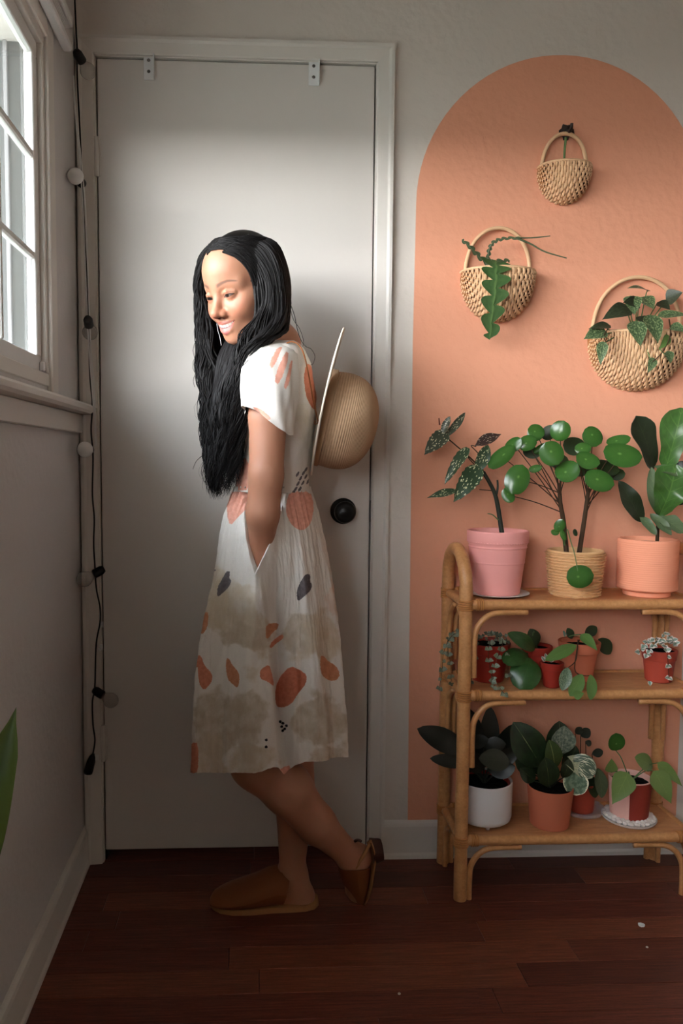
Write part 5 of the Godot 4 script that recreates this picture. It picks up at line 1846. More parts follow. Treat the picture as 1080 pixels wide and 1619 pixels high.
var print_im: Image
func blob(pts: Array, c: Color, lf: Callable, rf: Callable, y0: float, y1: float) -> void:   # a printed shape: outline in side-view pixels
	var poly := PackedVector2Array()
	for i in pts.size():   # round the corners a little
		var a := Vector2(pts[i][0], pts[i][1])
		var b := Vector2(pts[(i + 1) % pts.size()][0], pts[(i + 1) % pts.size()][1])
		poly.append(a.lerp(b, 0.22))
		poly.append(a.lerp(b, 0.78))
	var lo := poly[0]
	var hi := poly[0]
	for p in poly:
		lo = lo.min(p)
		hi = hi.max(p)
	var W := print_im.get_width()
	var H := print_im.get_height()
	var ya := int((lo.y - y0) / (y1 - y0) * H)
	var yb := int((hi.y - y0) / (y1 - y0) * H) + 1
	for j in range(maxi(ya, 0), mini(yb, H)):
		var py := y0 + (j + 0.5) / H * (y1 - y0)
		var l: float = lf.call(py)
		var r: float = rf.call(py)
		for i in range(maxi(0, int((lo.x - 2 - l) / (r - l) * W * 0.5)), mini(int(W * 0.5), int((hi.x + 2 - l) / (r - l) * W * 0.5) + 1)):
			var px := l + (i + 0.5) / (W * 0.5) * (r - l)
			var q := Vector2(px + 0.6 * noise.get_noise_2d(px * 0.3, py * 0.3), py + 0.6 * noise.get_noise_2d(py * 0.3, px * 0.3 + 50.0))
			if Geometry2D.is_point_in_polygon(q, poly):
				var v := 0.06 * noise.get_noise_2d(px * 0.12, py * 0.12)
				print_im.set_pixel(i, j, Color(c.r + v, c.g + v, c.b + v))
				if i > 4:   # the same print goes round the back
					print_im.set_pixel(W - 1 - i, j, Color(c.r + v, c.g + v, c.b + v))

func oval(cx: float, cy: float, rx: float, ry: float, rot := 0.0) -> Array:
	var out := []
	for k in 14:
		var a := TAU * k / 14
		var p := Vector2(cos(a) * rx, sin(a) * ry).rotated(deg_to_rad(rot))
		out.append([cx + p.x, cy + p.y])
	return out

func cloth_ground(w: int, h: int, y0: float, y1: float, lf: Callable, rf: Callable, washes: Array) -> void:
	print_im = Image.create(w, h, false, Image.FORMAT_RGB8)
	for j in h:
		var py := y0 + (j + 0.5) / h * (y1 - y0)
		var l: float = lf.call(py)
		var r: float = rf.call(py)
		for i in w:
			var s := (i + 0.5) / (w * 0.5)
			if s > 1.0:
				s = 2.0 - s
			var px := l + s * (r - l)
			var c := Color(0.90, 0.875, 0.845)
			var wob := 20.0 * noise.get_noise_2d(px * 0.014, py * 0.014) + 3.0 * noise.get_noise_2d(px * 0.06, py * 0.06)
			for q in washes:
				var e := Vector2((px - q[0]) / q[2], (py - q[1]) / q[3]).length() * minf(q[2], q[3])
				var t := smoothstep(0.0, 1.0, clampf((minf(q[2], q[3]) + wob - e) / 9.0, 0.0, 1.0))
				c = c.lerp(q[4], t * (0.75 + 0.5 * noise.get_noise_2d(px * 0.05 + 9.0, py * 0.04)))
			var g := 0.02 * noise.get_noise_2d(px * 1.7, py * 0.5) + 0.02 * noise.get_noise_2d(px * 0.5, py * 1.7)
			print_im.set_pixel(i, j, Color(c.r + g, c.g + g, c.b + g))

func build_dress(o: Node3D) -> void:
	var coral := Color(0.83, 0.53, 0.42)
	var peach := Color(0.90, 0.65, 0.57)
	var tan_c := Color(0.80, 0.55, 0.42)
	var sand := Color(0.815, 0.755, 0.67)
	var taupe := Color(0.76, 0.70, 0.62)
	var grey := Color(0.43, 0.40, 0.41)
	# skirt print
	var lf := func(y: float) -> float: return skirt_l(y)
	var rf := func(y: float) -> float: return skirt_r(y)
	cloth_ground(760, 640, 766, 1226, lf, rf, [[372, 965, 46, 52, sand], [342, 960, 26, 55, sand], [405, 990, 26, 36, sand], [375, 1006, 66, 16, taupe], [470, 1003, 26, 44, taupe], [515, 1010, 30, 55, sand], [530, 950, 16, 60, Color(0.86, 0.76, 0.69)],
		[345, 1150, 40, 66, taupe], [394, 1140, 30, 66, taupe], [400, 1200, 56, 30, sand], [505, 1140, 42, 50, taupe], [520, 1195, 50, 24, taupe], [395, 1068, 18, 26, sand], [330, 1200, 34, 36, sand], [480, 1040, 60, 12, sand]])
	blob([[362, 778], [392, 776], [394, 800], [376, 818], [364, 832], [358, 812]], peach, lf, rf, 766, 1226)
	blob([[458, 778], [490, 776], [497, 800], [492, 828], [478, 840], [462, 832], [452, 812], [453, 792]], peach, lf, rf, 766, 1226)
	blob([[343, 942], [344, 928], [352, 914], [358, 903], [364, 903], [362, 914], [366, 918], [362, 928], [354, 936], [346, 943]], grey, lf, rf, 766, 1226)
	blob([[470, 949], [469, 934], [476, 918], [484, 907], [491, 909], [490, 920], [494, 924], [491, 934], [482, 942], [473, 950]], grey, lf, rf, 766, 1226)
	blob([[421, 986], [441, 985], [439, 994], [431, 1000], [424, 1010], [420, 1008]], tan_c, lf, rf, 766, 1226)
	blob([[426, 1023], [430, 1014], [445, 1003], [449, 1006], [447, 1010], [436, 1018], [429, 1025]], coral, lf, rf, 766, 1226)
	blob([[312, 1036], [318, 1037], [323, 1052], [336, 1066], [335, 1078], [323, 1092], [314, 1080]], coral, lf, rf, 766, 1226)
	blob([[322, 968], [330, 968], [328, 992], [320, 1004], [318, 990]], tan_c, lf, rf, 766, 1226)
	blob([[358, 1040], [363, 1042], [366, 1050], [377, 1062], [379, 1074], [376, 1088], [368, 1082], [360, 1074], [357, 1056]], tan_c, lf, rf, 766, 1226)
	blob([[411, 1059], [426, 1050], [430, 1066], [434, 1086], [424, 1078], [411, 1073]], coral, lf, rf, 766, 1226)
	blob([[435, 1088], [444, 1068], [459, 1053], [474, 1059], [485, 1067], [484, 1081], [470, 1098], [462, 1112], [448, 1119], [436, 1117]], Color(0.78, 0.47, 0.37), lf, rf, 766, 1226)
	blob([[507, 1037], [512, 1037], [518, 1045], [531, 1052], [538, 1066], [532, 1076], [520, 1076], [509, 1068], [506, 1052]], tan_c, lf, rf, 766, 1226)
	for d in [[443, 1141], [447.5, 1143.5], [453, 1147.5], [450, 1152.5], [445.5, 1149], [447, 1155.5], [421, 1170], [421, 1181]]:
		blob(oval(d[0], d[1], 2.3, 2.1), Color(0.13, 0.12, 0.13), lf, rf, 766, 1226)
	blob([[302, 1174], [314, 1175], [313, 1224], [300, 1226]], coral, lf, rf, 766, 1226)
	blob([[432, 1226], [448, 1212], [460, 1210], [456, 1228]], peach, lf, rf, 766, 1226)
	blob([[338, 893], [341, 892], [341, 905], [338, 904]], grey, lf, rf, 766, 1226)
	var cloth := func(im: Image) -> StandardMaterial3D:
		var m := tex_mat(im, 0.85, 0.2, false)
		m.backlight_enabled = true
		m.backlight = Color(0.35, 0.33, 0.31)
		return m
	var skirt_m: StandardMaterial3D = cloth.call(print_im)
	# bodice print
	var lf2 := func(y: float) -> float: return body_l(y)
	var rf2 := func(y: float) -> float: return body_r(y)
	cloth_ground(480, 320, 532, 776, lf2, rf2, [[474, 690, 12, 45, Color(0.86, 0.82, 0.76)]])
	blob([[479, 584], [490, 582], [500, 600], [503, 640], [496, 652], [486, 648], [477, 632], [474, 606]], coral, lf2, rf2, 532, 776)
	blob([[372, 726], [394, 724], [396, 772], [370, 774]], peach, lf2, rf2, 532, 776)
	for d in [[463, 770], [467, 762], [471, 754], [476, 746], [480, 741], [470, 770], [475, 761], [480, 752], [460, 774], [484, 760], [466, 748]]:
		blob(oval(d[0], d[1], 4.2, 1.9, -55), grey, lf2, rf2, 532, 776)
	var bodice_m: StandardMaterial3D = cloth.call(print_im)
	# bodice: rings from the neckline down to the waist
	var rows := []
	var uvs := []
	var nb := 46
	var na := 96
	for i in nb:
		var y := lerpf(538, 775, float(i) / (nb - 1))
		var zh := curve1([[538, 0.072], [546, 0.105], [556, 0.138], [575, 0.158], [610, 0.160], [660, 0.150], [720, 0.138], [772, 0.134]], y)
		rows.append([])
		uvs.append([])
		var a0 := P(body_l(y), y, 0.27)
		var a1 := P(body_r(y), y, 0.27)
		var c := (a0 + a1) * 0.5
		var hx := (a1.x - a0.x) * 0.5
		var row := PackedVector3Array()
		var ur := []
		for k in na + 1:
			var th := PI - TAU * k / na    # from the front edge over the near side to the back and round
			var ct := cos(th)
			var st := sin(th)
			var p := Vector3(signf(ct) * pow(absf(ct), 0.85) * hx, 0, signf(st) * pow(absf(st), 0.85) * zh)
			var cr: float = 0.0035 * noise.get_noise_2d(th * 3.0 + 5.0, y * 0.025) + 0.0016 * sin(th * 44.0) * clampf((y - 755) / 17.0, 0.0, 1.0)
			p += Vector3(ct, 0, st) * cr
			p.y = -0.012 * absf(st) * clampf((560 - y) / 24.0, 0.0, 1.0)
			row.append(c + p)
			var s := acos(clampf(-p.x / maxf(hx, 0.001), -1.0, 1.0)) / PI
			s = (1.0 + clampf(p.x / hx, -1.0, 1.0)) * 0.5
			ur.append(Vector2(s * 0.5 if k * 2 <= na else 1.0 - s * 0.5, (y - 532) / (776.0 - 532.0)))
		rows[i] = row
		uvs[i] = ur
	var mb := MB.new()
	mb.grid(rows, false, true, uvs)
	var dress := part(o, "dress", mb.done(), bodice_m)
	# skirt: gathered at the waist, hand-wide soft folds, a pocket on the near side
	rows = []
	uvs = []
	nb = 175
	var near := 290
	var far := 70
	for i in nb:
		var t := float(i) / (nb - 1)
		var row := PackedVector3Array()
		var ur := []
		for k in near + far + 1:
			var th := PI - PI * k / near if k <= near else -PI * (k - near) / far
			var ct := cos(th)
			var st := sin(th)
			var s := (1.0 + ct) * 0.5
			# the hem is lower in front and lifts towards the back, with one dip at the side seam
			var hem := lerpf(1222, 1197, smoothstep(0.0, 1.0, clampf((s - 0.42) / 0.58, 0.0, 1.0)))
			hem += 8.0 * exp(-pow((s - 0.60) / 0.035, 2.0)) - 7.0 * exp(-pow((s - 0.52) / 0.05, 2.0)) - 5.0 * exp(-pow((s - 0.70) / 0.06, 2.0))
			hem += 1.2 * noise.get_noise_2d(s * 30.0, 3.0)
			if st < 0.0:
				hem = lerpf(1222, 1197, s) - 6.0
			var y := lerpf(769, hem, t)
			var a0 := P(skirt_l(y), y, 0.27)
			var a1 := P(skirt_r(y), y, 0.27)
			var c := (a0 + a1) * 0.5
			var hx := (a1.x - a0.x) * 0.5
			var zh := curve1([[769, 0.134], [800, 0.148], [850, 0.158], [950, 0.160], [1050, 0.156], [1150, 0.148], [1225, 0.140]], y)
			var p := Vector3(signf(ct) * pow(absf(ct), 0.92) * hx, 0, signf(st) * pow(absf(st), 0.92) * zh)
			var px := skirt_l(y) + (1.0 + p.x / hx) * 0.5 * (skirt_r(y) - skirt_l(y))
			# gathers fading into folds
			var g := 0.0060 * sin(th * 36.0 + 3.0 * noise.get_noise_2d(th * 6.0, 0.5)) * exp(-(y - 769) / 42.0)
			var fold := 0.0155 * sin(th * 7.5 + 0.4 + 1.4 * noise.get_noise_2d(th * 1.5, y * 0.002)) * smoothstep(780, 1050, y)
			fold += 0.006 * noise.get_noise_2d(th * 5.0 + 20.0, y * 0.006) * smoothstep(780, 900, y)
			var cr := 0.0016 * noise.get_noise_2d(px * 0.035, y * 0.04)
			fold *= smoothstep(0.05, 0.5, absf(st))
			var out := g + fold + cr
			if st > 0.0:
				# side seam: the front panel laps over the back one below the pocket
				var seam := 411.0 + (y - 900.0) * 0.085 - 5.0
				var lap := clampf((seam + 12.0 - px) / 3.5, 0.0, 1.0) * exp(-maxf(0.0, seam + 12.0 - px) / 42.0)
				out += 0.028 * lap * smoothstep(905, 960, y)
				out -= 0.026 * exp(-pow((px - seam - 25.0) / 12.0, 2.0)) * smoothstep(890, 990, y)
				# pocket: cloth bulges over the hand, its mouth is a V
				out += 0.030 * exp(-pow((px - 410.0) / 42.0, 2.0) - pow((y - 925.0) / 52.0, 2.0))
				var ml := 386.0 + (y - 790.0) * (411.0 - 386.0) / (902.0 - 790.0)
				var mr := 447.0 - (y - 790.0) * (447.0 - 411.0) / (902.0 - 790.0)
				if y > 772 and y < 960:
					var inside := minf(px - ml, mr - px)
					var e := smoothstep(-1.8, 2.2, inside)
					out = lerpf(out + 0.034 * exp(-maxf(0.0, -inside) / 17.0) * smoothstep(795, 850, y) * (1.0 - smoothstep(880, 945, y)), out - 0.045, e)
			p += Vector3(ct, 0, st) * out
			var at := c + p
			if st > 0.0:
				at = P(skirt_l(y) + (1.0 + p.x / hx) * 0.5 * (skirt_r(y) - skirt_l(y)), y, 0.27 + p.z)
			row.append(at)
			var ss := (1.0 + clampf(p.x / hx, -1.0, 1.0)) * 0.5
			ur.append(Vector2(ss * 0.5 if k <= near else 1.0 - ss * 0.5, (y - 766) / (1226.0 - 766.0)))
		rows.append(row)
		uvs.append(ur)
	mb = MB.new()
	mb.grid(rows, false, true, uvs)
	part(dress, "skirt", mb.done(), skirt_m)
	# waistband cord of the gathers
	# sleeve
	cloth_ground(320, 200, 0, 100, func(_y: float) -> float: return 0.0, func(_y: float) -> float: return 100.0, [])
	for q in [[[28, 30], [35, 28], [46, 56], [40, 60]], [[38, 22], [44, 22], [53, 44], [48, 48]], [[20, 36], [25, 35], [34, 58], [30, 62]], [[46, 93], [58, 90], [70, 96], [66, 101], [50, 101]]]:
		blob(q, peach, func(_y: float) -> float: return 0.0, func(_y: float) -> float: return 100.0, 0, 100)
	var sleeve_m: StandardMaterial3D = cloth.call(print_im)
	for side in 2:
		var R := [[441, 541, 0.325, 22, 0.030, 0.0], [436, 546, 0.362, 32, 0.045, 2.0], [431, 558, 0.398, 40, 0.055, 3.0], [428, 580, 0.425, 43.5, 0.0545, 5.0], [426, 605, 0.440, 43.5, 0.052, 7.0], [424, 630, 0.448, 43, 0.050, 10.0], [423, 652, 0.453, 42, 0.0495, 15.0], [423, 666, 0.456, 41, 0.050, 19.0]]
		rows = []
		var steps := 40
		for i in steps:
			var t := float(i) / (steps - 1) * (R.size() - 1)
			var k := mini(int(t), R.size() - 2)
			var v := []
			for q in 6:
				v.append(lerpf(R[k][q], R[k + 1][q], t - k))
			var z: float = v[2] if side == 0 else 0.54 - v[2]
			var c := P(v[0], v[1], z)
			var s := mpp(v[2])
			var row := PackedVector3Array()
			for j in 65:
				var a := TAU * j / 64
				var w := 1.0 + 0.05 * noise.get_noise_2d(cos(a) * 2.0 + i * 0.03, sin(a) * 2.0 + 7.0) + 0.06 * sin(a * 4.0 + i * 0.09 + 0.6) * float(i) / steps
				w += 0.05 * pow(float(i) / steps, 2.0) * sin(a * 5.0 + 1.0) + 0.030 * sin((a + i * 0.035) * 9.0) * smoothstep(0.15, 0.6, float(i) / steps)
				# the cuff slants: lower towards the back, a notch in front of it
				var tilt: float = v[5] * (cos(a) * 1.0 + 0.35 * sin(a * 2.0))
				row.append(c + Vector3(cos(a) * v[3] * s * w, -tilt * s, sin(a) * v[4] * w * (1.0 if side == 0 else -1.0)))
			rows.append(row)
		mb = MB.new()
		mb.grid(rows, false, side == 1)
		part(dress, "sleeve", mb.done(), sleeve_m)

# ---------------------------------------------------------------- the hair
func build_hair(o: Node3D) -> void:
	var near_g := [
		[[352, 399, .335], [374, 408, .355], [393, 426, .365], [404, 452, .370], [406, 482, .375], [398, 512, .382], [385, 535, .395], [369, 590, .405], [360, 650, .395], [354, 720, .375], [346, 786, .345]],
		[[366, 386, .335], [400, 397, .370], [424, 436, .382], [427, 485, .388], [412, 522, .405], [390, 560, .420], [377, 615, .420], [371, 685, .395], [364, 745, .37], [355, 792, .35]],
		[[380, 375, .325], [424, 390, .365], [444, 435, .375], [446, 490, .385], [432, 525, .410], [402, 551, .428], [382, 608, .425], [377, 680, .400], [371, 742, .37], [364, 778, .36]],
		[[394, 371, .300], [436, 384, .325], [455, 432, .330], [458, 488, .345], [449, 521, .375], [415, 546, .415], [386, 592, .425], [381, 660, .405], [376, 725, .385], [369, 768, .37]]]
	var far_g := [
		[[346, 399, .305], [328, 408, .262], [322, 440, .240], [323, 480, .238], [330, 520, .245], [342, 560, .260], [346, 620, .285], [348, 690, .300], [346, 750, .31], [345, 797, .32]],
		[[352, 388, .295], [330, 394, .245], [317, 436, .212], [314, 500, .202], [317, 560, .215], [323, 620, .245], [326, 690, .275], [332, 750, .30], [337, 782, .31]],
		[[372, 375, .28], [338, 381, .232], [321, 420, .195], [318, 500, .180], [324, 560, .195], [330, 620, .225], [331, 700, .265], [334, 752, .29], [339, 788, .31]],
		[[395, 371, .265], [425, 395, .215], [432, 450, .208], [424, 505, .210], [398, 545, .215], [365, 592, .250], [352, 680, .285], [347, 750, .305], [342, 795, .315]]]
	var mid_g := [
		[[398, 505, .27], [376, 540, .29], [358, 590, .31], [352, 660, .325], [349, 730, .325], [346, 792, .325]],
		[[372, 520, .24], [348, 560, .26], [338, 620, .285], [338, 690, .30], [339, 750, .31], [341, 790, .315]],
		[[430, 510, .33], [402, 540, .36], [376, 590, .37], [366, 660, .365], [361, 730, .35], [355, 785, .345]]]
	var front_g := [
		[[357, 395, .33], [340, 394, .32], [327, 402, .30], [321, 428, .27], [317, 455, .25], [316, 490, .24], [320, 540, .24], [324, 590, .25]],
		[[368, 385, .33], [346, 387, .31], [328, 396, .29], [319, 420, .26], [314, 455, .23], [313, 500, .22], [316, 545, .22], [318, 590, .23]],
		[[388, 373, .31], [356, 376, .30], [333, 386, .27], [319, 410, .24], [314, 440, .21], [312, 490, .20], [315, 540, .21], [317, 580, .22]]]
	var locks := MB.new()
	var wisps := MB.new()
	var r := RandomNumberGenerator.new()
	r.seed = 42
	var strand := func(mb: MB, g: Array, s: float, thick: float, amp: float, cut: float, sides: int, lift: float, loose: float, side: float) -> void:
		var k := mini(int(s), g.size() - 2)
		var f := s - k
		var ga: Array = g[k]
		var gb: Array = g[k + 1]
		var keys := []
		var n: int = mini(ga.size(), gb.size())
		for i in n:
			var ia := float(i) / (n - 1) * (ga.size() - 1)
			var ib := float(i) / (n - 1) * (gb.size() - 1)
			var a0: Array = ga[int(ia)]
			var a1: Array = ga[mini(int(ia) + 1, ga.size() - 1)]
			var b0: Array = gb[int(ib)]
			var b1: Array = gb[mini(int(ib) + 1, gb.size() - 1)]
			var q := []
			for c in 3:
				q.append(lerpf(lerpf(a0[c], a1[c], ia - int(ia)), lerpf(b0[c], b1[c], ib - int(ib)), f))
			var t := float(i) / (n - 1)
			var j := (0.3 + 1.5 * t) * loose
			keys.append(P(q[0] + r.randfn() * 1.9 * j, q[1] + r.randfn() * 2.0 * t, q[2] + r.randfn() * 0.0050 * j))
		var m := 46
		var path := spline(keys, m)
		var p1 := s * 2.6 + r.randfn() * 0.38
		var p2 := s * 3.3 + 1.5 + r.randfn() * 0.38
		var wl := r.randf_range(0.138, 0.158)
		var dist := 0.0
		var rad := PackedFloat32Array()
		var last := int(m * cut)
		var out := PackedVector3Array()
		for i in last:
			if i > 0:
				dist += path[i].distance_to(path[i - 1])
			var t := float(i) / (m - 1)
			var w := amp * 1.5 * smoothstep(0.2, 0.6, t)
			var p := path[i] + Vector3(sin(dist / wl * TAU + p1) * w, 0.0, cos(dist / wl * TAU + p2) * w)
			# lie on the skull, not in it: moved outwards on their own side of the head
			for step in 14:
				var d := p - HO
				var hp := Vector3(d.dot(HF), d.dot(HU) - 0.018, d.dot(HL))
				var e := Vector3(hp.x / (0.094 + lift), hp.y / (0.096 + lift), hp.z / (0.0765 + lift)).length()
				if e >= 1.0 or hp.y < -0.085 + 0.004 * step:
					break
				p += (EYE - p).normalized() * (0.0045 * side)
			out.append(p)
			rad.append(thick * (0.7 + 0.4 * sin(PI * clampf(t * 1.1, 0.0, 1.0))) * (1.0 - 0.9 * pow(float(i) / (last - 1), 5.0)))
		mb.tube(out, rad, sides, true, 0.7)
	for i in 110:   # the body of the hair
		strand.call(locks, near_g, 3.0 * (i + 0.5) / 110.0 * 0.9999, r.randf_range(0.0036, 0.0056), 0.0045, r.randf_range(0.84, 0.95), 6, 0.001, 0.8, 1.0)
		strand.call(locks, far_g, 3.0 * (i + 0.5) / 110.0 * 0.9999, r.randf_range(0.0036, 0.0056), 0.0045, r.randf_range(0.84, 0.95), 6, 0.001, 0.8, -1.0)
	for i in 100:
		strand.call(locks, mid_g, r.randf() * 1.999, r.randf_range(0.0036, 0.0066), r.randf_range(0.004, 0.008), r.randf_range(0.84, 0.95), 6, 0.0, 1.0, 0.0)
	for i in 620:   # finer locks over it
		strand.call(locks, near_g, r.randf() * 2.999, r.randf_range(0.0010, 0.0023), r.randf_range(0.004, 0.0085), r.randf_range(0.86, 1.0), 4, r.randf_range(0.003, 0.009), 1.0, 1.0)
		if i < 420:
			strand.call(locks, far_g, r.randf() * 2.999, r.randf_range(0.0010, 0.0023), r.randf_range(0.004, 0.0085), r.randf_range(0.86, 1.0), 4, r.randf_range(0.003, 0.009), 1.0, -1.0)
	for i in 150:
		strand.call(locks, front_g, r.randf() * 1.999, r.randf_range(0.0013, 0.0030), r.randf_range(0.002, 0.004), r.randf_range(0.8, 1.0), 5, r.randf_range(0.001, 0.006), 0.8, 1.0)
	for i in 160:
		strand.call(locks, mid_g, r.randf() * 1.999, r.randf_range(0.0012, 0.0024), r.randf_range(0.005, 0.010), r.randf_range(0.84, 1.0), 4, 0.0, 1.2, 0.0)
	for i in 42:
		strand.call(wisps, near_g, r.randf_range(0.0, 2.999), 0.0006, r.randf_range(0.006, 0.012), r.randf_range(0.7, 1.0), 4, r.randf_range(0.006, 0.011), 1.3, 1.0)
		strand.call(wisps, far_g, r.randf_range(0.3, 2.999), 0.0006, r.randf_range(0.006, 0.014), r.randf_range(0.7, 1.0), 4, r.randf_range(0.006, 0.011), 1.3, -1.0)
	# a few loose curls
	for k in [[[459, 480, .33], [466, 500, .34], [470, 520, .345], [476, 538, .345], [484, 548, .34], [492, 552, .335], [498, 563, .33], [495, 575, .33], [490, 577, .33]], [[452, 420, .32], [459, 450, .33], [458, 480, .335], [464, 505, .34], [474, 520, .34], [480, 540, .34], [477, 552, .34]],
		[[318, 610, .24], [312, 640, .25], [314, 662, .25], [322, 672, .26]], [[326, 716, .28], [318, 722, .285], [310, 730, .285], [305, 742, .285]], [[320, 560, .21], [313, 580, .21], [306, 600, .21], [308, 612, .21]], [[331, 385, .24], [322, 400, .22], [314, 430, .20], [312, 470, .20], [314, 505, .2]]]:
		var keys := []
		for q in k:
			keys.append(P(q[0], q[1], q[2]))
		wisps.tube(spline(keys, 40), radii(40, 0.0009, 0.0005), 5)
	var hair := part(o, "hair", locks.done(), M.hair)
	hair.set_meta("label", "long wavy black hair")
	part(hair, "loose_strands", wisps.done(), M.hair).set_meta("kind", "stuff")

# ---------------------------------------------------------------- the shoes
func shoe_loft(rings: Array, segs := 28) -> ArrayMesh:   # ring: centre, half-width vector, half-height vector
	var rows := []
	for q in rings:
		var row := PackedVector3Array()
		for k in segs + 1:
			var a := TAU * k / segs
			row.append(q[0] + q[1] * cos(a) + q[2] * sin(a))
		rows.append(row)
	var mb := MB.new()
	mb.grid(rows, false, false)
	for e in [0, rows.size() - 1]:
		var cap := PackedVector3Array()
		for k in segs:
			cap.append(rows[e][k if e > 0 else segs - 1 - k])
		mb.ngon(cap)
	return mb.done()

func build_shoes(o: Node3D) -> void:
	var Z := Vector3(0, 0, 1)
	# flat mule on the standing foot
	var f := Node3D.new()
	f.name = "shoe"
	o.add_child(f)
	var up := []
	for q in [[452, 1404, .212, 33, 28], [440, 1409, .212, 34, 30], [425, 1414, .212, 35, 27], [405, 1420, .213, 38, 21.5], [385, 1425, .214, 39, 17.5], [365, 1429, .215, 36, 14], [350, 1431.5, .216, 30, 11.5], [338, 1433.5, .217, 20, 9], [332, 1435, .218, 8, 5]]:
		var s := mpp(q[2])
		var c := P(q[0], q[1] + 4.0, q[2])
		c.y = maxf(c.y, q[4] * s + 0.005)
		up.append([c, Z * (q[3] * s), Vector3(0.25 * q[4] * s if q[0] > 430 else 0.0, q[4] * s, 0)])
	part(f, "upper", shoe_loft(up), M.shoe)
	var so := MB.new()
	var outline := [[333, 4], [338, 16], [350, 27], [370, 33], [400, 33], [430, 29], [460, 28], [482, 26], [496, 20], [503, 9]]
	var top := PackedVector3Array()
	var low := PackedVector3Array()
	var rows := [[], [], []]
	for sd in [1.0, -1.0]:
		for i in outline.size():
			var q: Array = outline[i] if sd > 0 else outline[outline.size() - 1 - i]
			var x: float = P(q[0], 1436, 0.212).x
			var z: float = 0.212 + sd * q[1] * mpp(0.212)
			rows[0].append(Vector3(x, 0.0005, z))
			rows[1].append(Vector3(x, 0.011, z))
			rows[2].append(Vector3(lerpf(x, 0.0, 0.02), 0.0125, lerpf(z, 0.212, 0.08)))
	so.grid([PackedVector3Array(rows[0]), PackedVector3Array(rows[1]), PackedVector3Array(rows[2])], true)
	so.ngon(PackedVector3Array(rows[2]))
	part(f, "sole", so.done(), M.sole)
	# the raised shoe: toe on the floor, sole turned back, heel in the air
	var g := Node3D.new()
	g.name = "shoe_001"
	o.add_child(g)
	up = []
	for q in [[560, 1372, .243, 30, 27], [562, 1385, .232, 31, 25], [564, 1400, .222, 31, 20], [567, 1414, .214, 28, 14], [569, 1423, .209, 22, 10], [571, 1431, .206, 9, 5]]:
		var s := mpp(q[2])
		up.append([P(q[0], q[1], q[2]), Vector3(0, 0.35, 0.94) * (q[3] * s), Vector3(-q[4] * s, 0, 0)])
	part(g, "upper", shoe_loft(up), M.shoe)
	var sl := []
	for q in [[585, 1331, .252, 17, 3.5], [589, 1345, .248, 23, 3.5], [590, 1362, .242, 25, 3.5], [587, 1380, .234, 26, 3.5], [584, 1400, .224, 27, 3.5], [580, 1415, .216, 25, 3.5], [575, 1428, .208, 15, 3.5], [573, 1434, .205, 6, 2.5]]:
		var s := mpp(q[2])
		sl.append([P(q[0], q[1], q[2]), Vector3(0, 0.35, 0.94) * (q[3] * s), Vector3(-q[4] * s, 0, 0)])
	part(g, "sole", shoe_loft(sl), M.sole)
	var hl := []
	for q in [[587, 1345, .250, 20, 20], [594, 1345, .250, 20, 19], [601, 1344, .251, 19, 18], [604, 1344, .251, 18, 17]]:
		var s := mpp(q[2])
		hl.append([P(q[0], q[1], q[2]), Vector3(0, 0.3, 0.95) * (q[3] * s), Vector3(-0.1, 0.95, -0.3) * (q[4] * s)])
	part(g, "heel", shoe_loft(hl), M.heel)
	part(g, "strap", tube_mesh([P(563, 1372, .275), P(575, 1352, .278), P(584, 1335, .268), P(586, 1330, .25), P(582, 1333, .23)], 0.004, 0.004, 18, 8), M.sole)
	part(g, "buckle", tube_mesh([P(561, 1330, .272), P(566, 1328, .276), P(571, 1330, .274)], 0.0035, 0.0035, 6, 8), M.heel)

